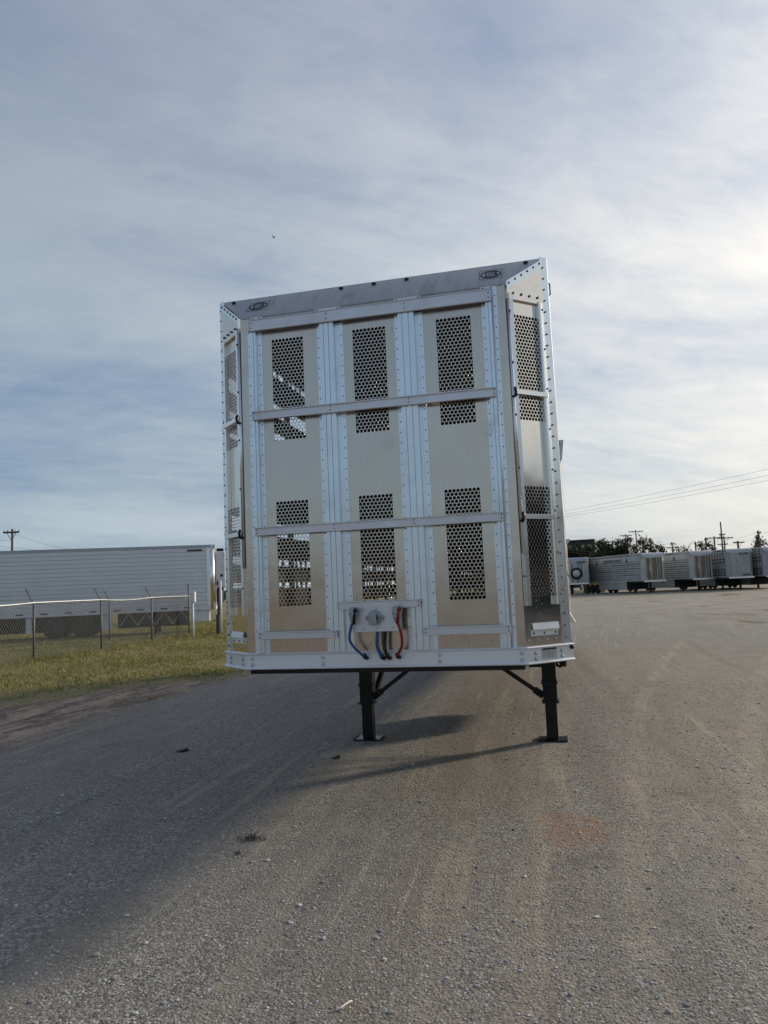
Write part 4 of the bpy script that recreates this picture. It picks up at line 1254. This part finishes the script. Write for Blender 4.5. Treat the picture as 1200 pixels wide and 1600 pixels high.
pole('utility pole with low double crossarm right of the cone-shaped evergreen', 1054, 847, 120, [(.3, .8), (.9, 1.9)], .13)
pole('stubby bare utility pole stub above the pinkish nosed trailer', 1090.5, 846, 120, [], .17)
pole('bare utility pole beside the small leafy tree', 1107, 840, 120, [(.35, .6)], .17)
pole('T-shaped utility pole left of the tallest pole', 1120.5, 838, 115, [(.25, 2.9)], .16)
pole('tallest utility pole with several crossarms at different heights', 1132.5, 815, 110, [(1.9, .9), (3.3, 1.5), (4.9, 2.8)], .14)
pole('slim utility pole standing close against the tallest pole', 1136, 838, 112, [(.25, 2.4)], .14)
pole('T-shaped utility pole above the plain grey trailer nose', 1157, 845, 105, [(.25, 1.6)], .18)
pole('utility pole with short arms left of the right edge pole pair', 1187, 836, 100, [(.35, .7), (.9, .8)], .16)
pole('taller utility pole of the pair at the right edge', 1190, 829, 100, [(.3, .5)], .16)


def wire(label, a, b, sag=.6, r_=.012, name='power_line'):
    mb = MB(); a, b = Vector(a), Vector(b)
    mb.tube([a.lerp(b, k / 24) - Vector((0, 0, sag * 4 * (k / 24) * (1 - k / 24))) for k in range(25)], r_, 5, cap=False)
    return mb.build(name, M_WIRE, label=label, category='power line', group='overhead power lines')


def at(px, py, depth): p = place(px, depth); p.z = height(px, py, depth); return p
# three long lines: from a pole hidden behind the big trailer to one beyond the right edge
pA, hA = pole('wooden utility pole standing behind the big livestock trailer', 860, 800, 75, [(.3, 2.6)], .14)
for i, (ya, yb_) in enumerate(((805, 729), (809.5, 739), (813, 747))):
    wire(('topmost', 'middle', 'lowest')[i] + ' of three long lines sloping up to the right across the sky', at(850, ya, 75), at(1225, yb_, 48), .12, .008)
wire('thin line from the single-armed pole at far left, upper', at(-60, 832, 58), at(20, 846, 62), .1, .010)
wire('thin line descending right from the far left pole', at(20, 833, 62), at(110, 858, 74), .2, .010)
wire('lower thin line descending right from the far left pole', at(-60, 843, 58), at(85, 860, 72), .2, .010)
wire('short line slung between the tallest pole and the right edge pole, upper', at(1132, 842, 110), at(1190, 831, 100), .35, .010)
wire('short line slung between the tallest pole and the right edge pole, lower', at(1136, 850, 110), at(1190, 838, 100), .35, .010)
wire('line running out of the frame from the right edge pole', at(1190, 831, 100), at(1260, 822, 80), .3, .010)
wire('line over the bare tree from the double-armed pole', at(1054, 849, 120), at(1132, 838, 110), .5, .009)
wire('line low across the dark trees by the flat roof', at(880, 857, 100), at(962, 862, 105), .2, .012)
wire('second line low across the dark trees by the flat roof', at(880, 860, 100), at(950, 866, 104), .2, .012)

# ------------------------------------------------------------------ small things
bp = at(444, 347, 70)
bi = MB()
bi.tube([(-.16, 0, 0), (-.05, 0, .01), (.06, 0, .01), (.15, 0, -.01)], [.012, .045, .05, .008], 8)
for s_ in (-1, 1):
    bi.face([(-.04, 0, .03), (.05, 0, .03), (.02, s_ * .22, .10), (-.04, s_ * .20, .09)])
    bi.face([(-.04, s_ * .20, .09), (.02, s_ * .22, .10), (-.03, s_ * .38, .02)])
bo = bi.build('bird', M_INK, label='tiny dark bird flying high above the trailer', category='bird'); bo.location = bp


def rubber_scrap(name, label, x, y, w_, d_, rz):
    mb = MB(); n_ = 12; pts = []
    for k in range(n_):
        t = 2 * math.pi * k / n_; r_ = .75 + .35 * random.random(); pts.append((math.cos(t) * w_ / 2 * r_, math.sin(t) * d_ / 2 * r_))
    mb.prism(pts, lambda a_, b_: (a_, b_, .0), lambda a_, b_: (a_ * .92, b_ * .9, .016 + .012 * math.sin(a_ * 30)))
    o = mb.build(name, M_RUBBER, label=label, category='scrap'); o.location = (x, y, .001); o.rotation_euler = (0, 0, rz)
rubber_scrap('rubber_scrap', 'flat black scrap of rubber lying on the shaded gravel', -2.99, 2.63, .17, .16, .3)
rubber_scrap('rubber_scrap', 'dull dark scrap on the gravel in front of the left landing leg', -1.12, 2.37, .10, .07, .8)
mb = MB(); mb.tube([(-.045, -.07, .012), (-.012, -.035, .02), (.0, .0, .018), (.03, .05, .022), (.04, .065, .016)], [.004, .010, .008, .008, .006], 7)
mb.tube([(-.012, -.035, .02), (.005, -.045, .012)], [.006, .003], 5)
tw = mb.build('twig', M_TWIG, label='small white stick lying on the gravel at the bottom of the picture', category='stick'); tw.location = (.30, -2.06, 0); tw.scale = (.55, .55, .55)


def weed(label, x, y, n_, sp_):
    mb = MB()
    for k in range(n_):
        an = random.random() * 6.28; r_ = random.random() * sp_; bx, by = math.cos(an) * r_ * 1.8, math.sin(an) * r_
        a2 = random.random() * 6.28; l = .03 + .05 * random.random()
        mb.face([(bx - .004, by, .0), (bx + .004, by, .0), (bx + math.cos(a2) * l, by + math.sin(a2) * l, .012 + .03 * random.random())])
    o = mb.build('weed_tuft', M_WEED, fix=False, label=label, category='weed'); o.location = (x, y, .002)
weed('flattened dry weed tuft on the gravel at the shadow edge', -.96, -.11, 70, .065)
weed('smaller dry weed tuft just in front of the flattened one', -.93, -.40, 14, .025)

# loose gravel in front of the camera
t_ = (1 + 5 ** .5) / 2
ico = np.array([(-1, t_, 0), (1, t_, 0), (-1, -t_, 0), (1, -t_, 0), (0, -1, t_), (0, 1, t_), (0, -1, -t_), (0, 1, -t_), (t_, 0, -1), (t_, 0, 1), (-t_, 0, -1), (-t_, 0, 1)], float) / 1.902
icf = np.array([(0, 11, 5), (0, 5, 1), (0, 1, 7), (0, 7, 10), (0, 10, 11), (1, 5, 9), (5, 11, 4), (11, 10, 2), (10, 7, 6), (7, 1, 8), (3, 9, 4), (3, 4, 2), (3, 2, 6), (3, 6, 8), (3, 8, 9), (4, 9, 5), (2, 4, 11), (6, 2, 10), (8, 6, 7), (9, 8, 1)])
NS = 52000
u = rng.random(NS); dist = 2.2 + 11.5 * u ** 1.7
ang = -YAW + (rng.random(NS) - .5) * 1.25
sx = CX + np.sin(ang) * dist; sy = CY + np.cos(ang) * dist
keep = sx > -5.6
sx, sy, dist = sx[keep], sy[keep], dist[keep]; NS = len(sx)
sr = ((.0026) + .0036 * rng.random(NS) ** 2.2 + .010 * (rng.random(NS) < .010) * rng.random(NS)) * (1 + .05 * (dist - 2))
V = ico[None] * (1 + .35 * (rng.random((NS, 12, 1)) - .5)) * sr[:, None, None] * np.stack([.8 + .6 * rng.random(NS), .8 + .6 * rng.random(NS), .30 + .25 * rng.random(NS)], 1)[:, None, :]
an = rng.random(NS) * 6.28; ca, sa = np.cos(an)[:, None], np.sin(an)[:, None]
V = np.stack([V[:, :, 0] * ca - V[:, :, 1] * sa, V[:, :, 0] * sa + V[:, :, 1] * ca, V[:, :, 2]], 2)
V += np.stack([sx, sy, sr * .28], 1)[:, None, :]
tone = (.24 + .50 * rng.random(NS) ** 1.8)
cc = tone[:, None] * (np.array([1.0, .96, .92]) + .06 * rng.normal(size=(NS, 3)))
Fc = (icf[None] + 12 * np.arange(NS)[:, None, None]).reshape(-1, 3)
link('gravel', np_mesh('gravel', V.reshape(-1, 3), Fc, M_STONE, np.repeat(np.clip(cc, .02, .7), 12, 0)), kind='stuff', label='loose grey gravel chips scattered over the yard', category='gravel')

# grass on the left verge
NG = 150000
gy_ = 4 + 38 * rng.random(NG) ** 1.3
gx_ = -5.2 - 26 * rng.random(NG) ** 1.2
xb_ = -5.4 - np.maximum(10 - gy_, 0) * .75
def vnoise(x, y, s):
    return (np.sin(x * s + 1.3 * np.sin(y * s * .7)) + np.sin(y * s * 1.3 + 1.7 * np.sin(x * s * .6 + 2)) + np.sin((x + y) * s * .53 + .5)) / 3
pn = vnoise(gx_, gy_, 1.1) * .6 + vnoise(gx_, gy_, 3.7) * .4
stray = (pn > .22) & (gx_ < -5.5) & (xb_ - gx_ > -2.6) & (rng.random(NG) < .35)
keep = stray | (xb_ - gx_ + pn * 1.6 > -.5) & ((rng.random(NG) < (.75 + .4 * pn) * np.clip(.15 + .45 * (xb_ - gx_ + pn), 0, 1)) | stray)
gx_, gy_, pn = gx_[keep], gy_[keep], pn[keep]; NG = len(gx_)
hgt = (.035 + .05 * rng.random(NG)) * (1 + .5 * np.clip(pn, -1, 1)) + .12 * (rng.random(NG) < .006) * rng.random(NG)
hgt *= np.clip(.25 + .5 * (xb_[keep] - gx_), .25, 1)
fl = np.exp(-((gx_ + 14.0) / .5) ** 2); hgt *= 1 + 1.6 * fl
an = rng.random(NG) * 6.28; wv = .006 + .006 * rng.random(NG) + .0005 * gy_
bx, by = np.cos(an) * wv, np.sin(an) * wv
ln_ = hgt * (.3 + .7 * rng.random(NG)); la = rng.random(NG) * 6.28
z0 = np.zeros(NG)
V = np.stack([np.stack([gx_ - bx, gy_ - by, z0], 1), np.stack([gx_ + bx, gy_ + by, z0], 1), np.stack([gx_ + np.cos(la) * ln_, gy_ + np.sin(la) * ln_, hgt], 1)], 1)
tn = np.clip(.5 + .5 * pn + .3 * rng.normal(size=NG), 0, 1)[:, None]
cc = (1 - tn) * np.array([.34, .29, .125]) + tn * np.array([.18, .205, .06])
cc *= (.7 + .6 * rng.random(NG))[:, None]
link('grass', np_mesh('grass', V.reshape(-1, 3), np.arange(3 * NG).reshape(NG, 3), M_BLADE, np.repeat(cc, 3, 0)), kind='stuff', label='short yellow-green grass along the left verge', category='grass')
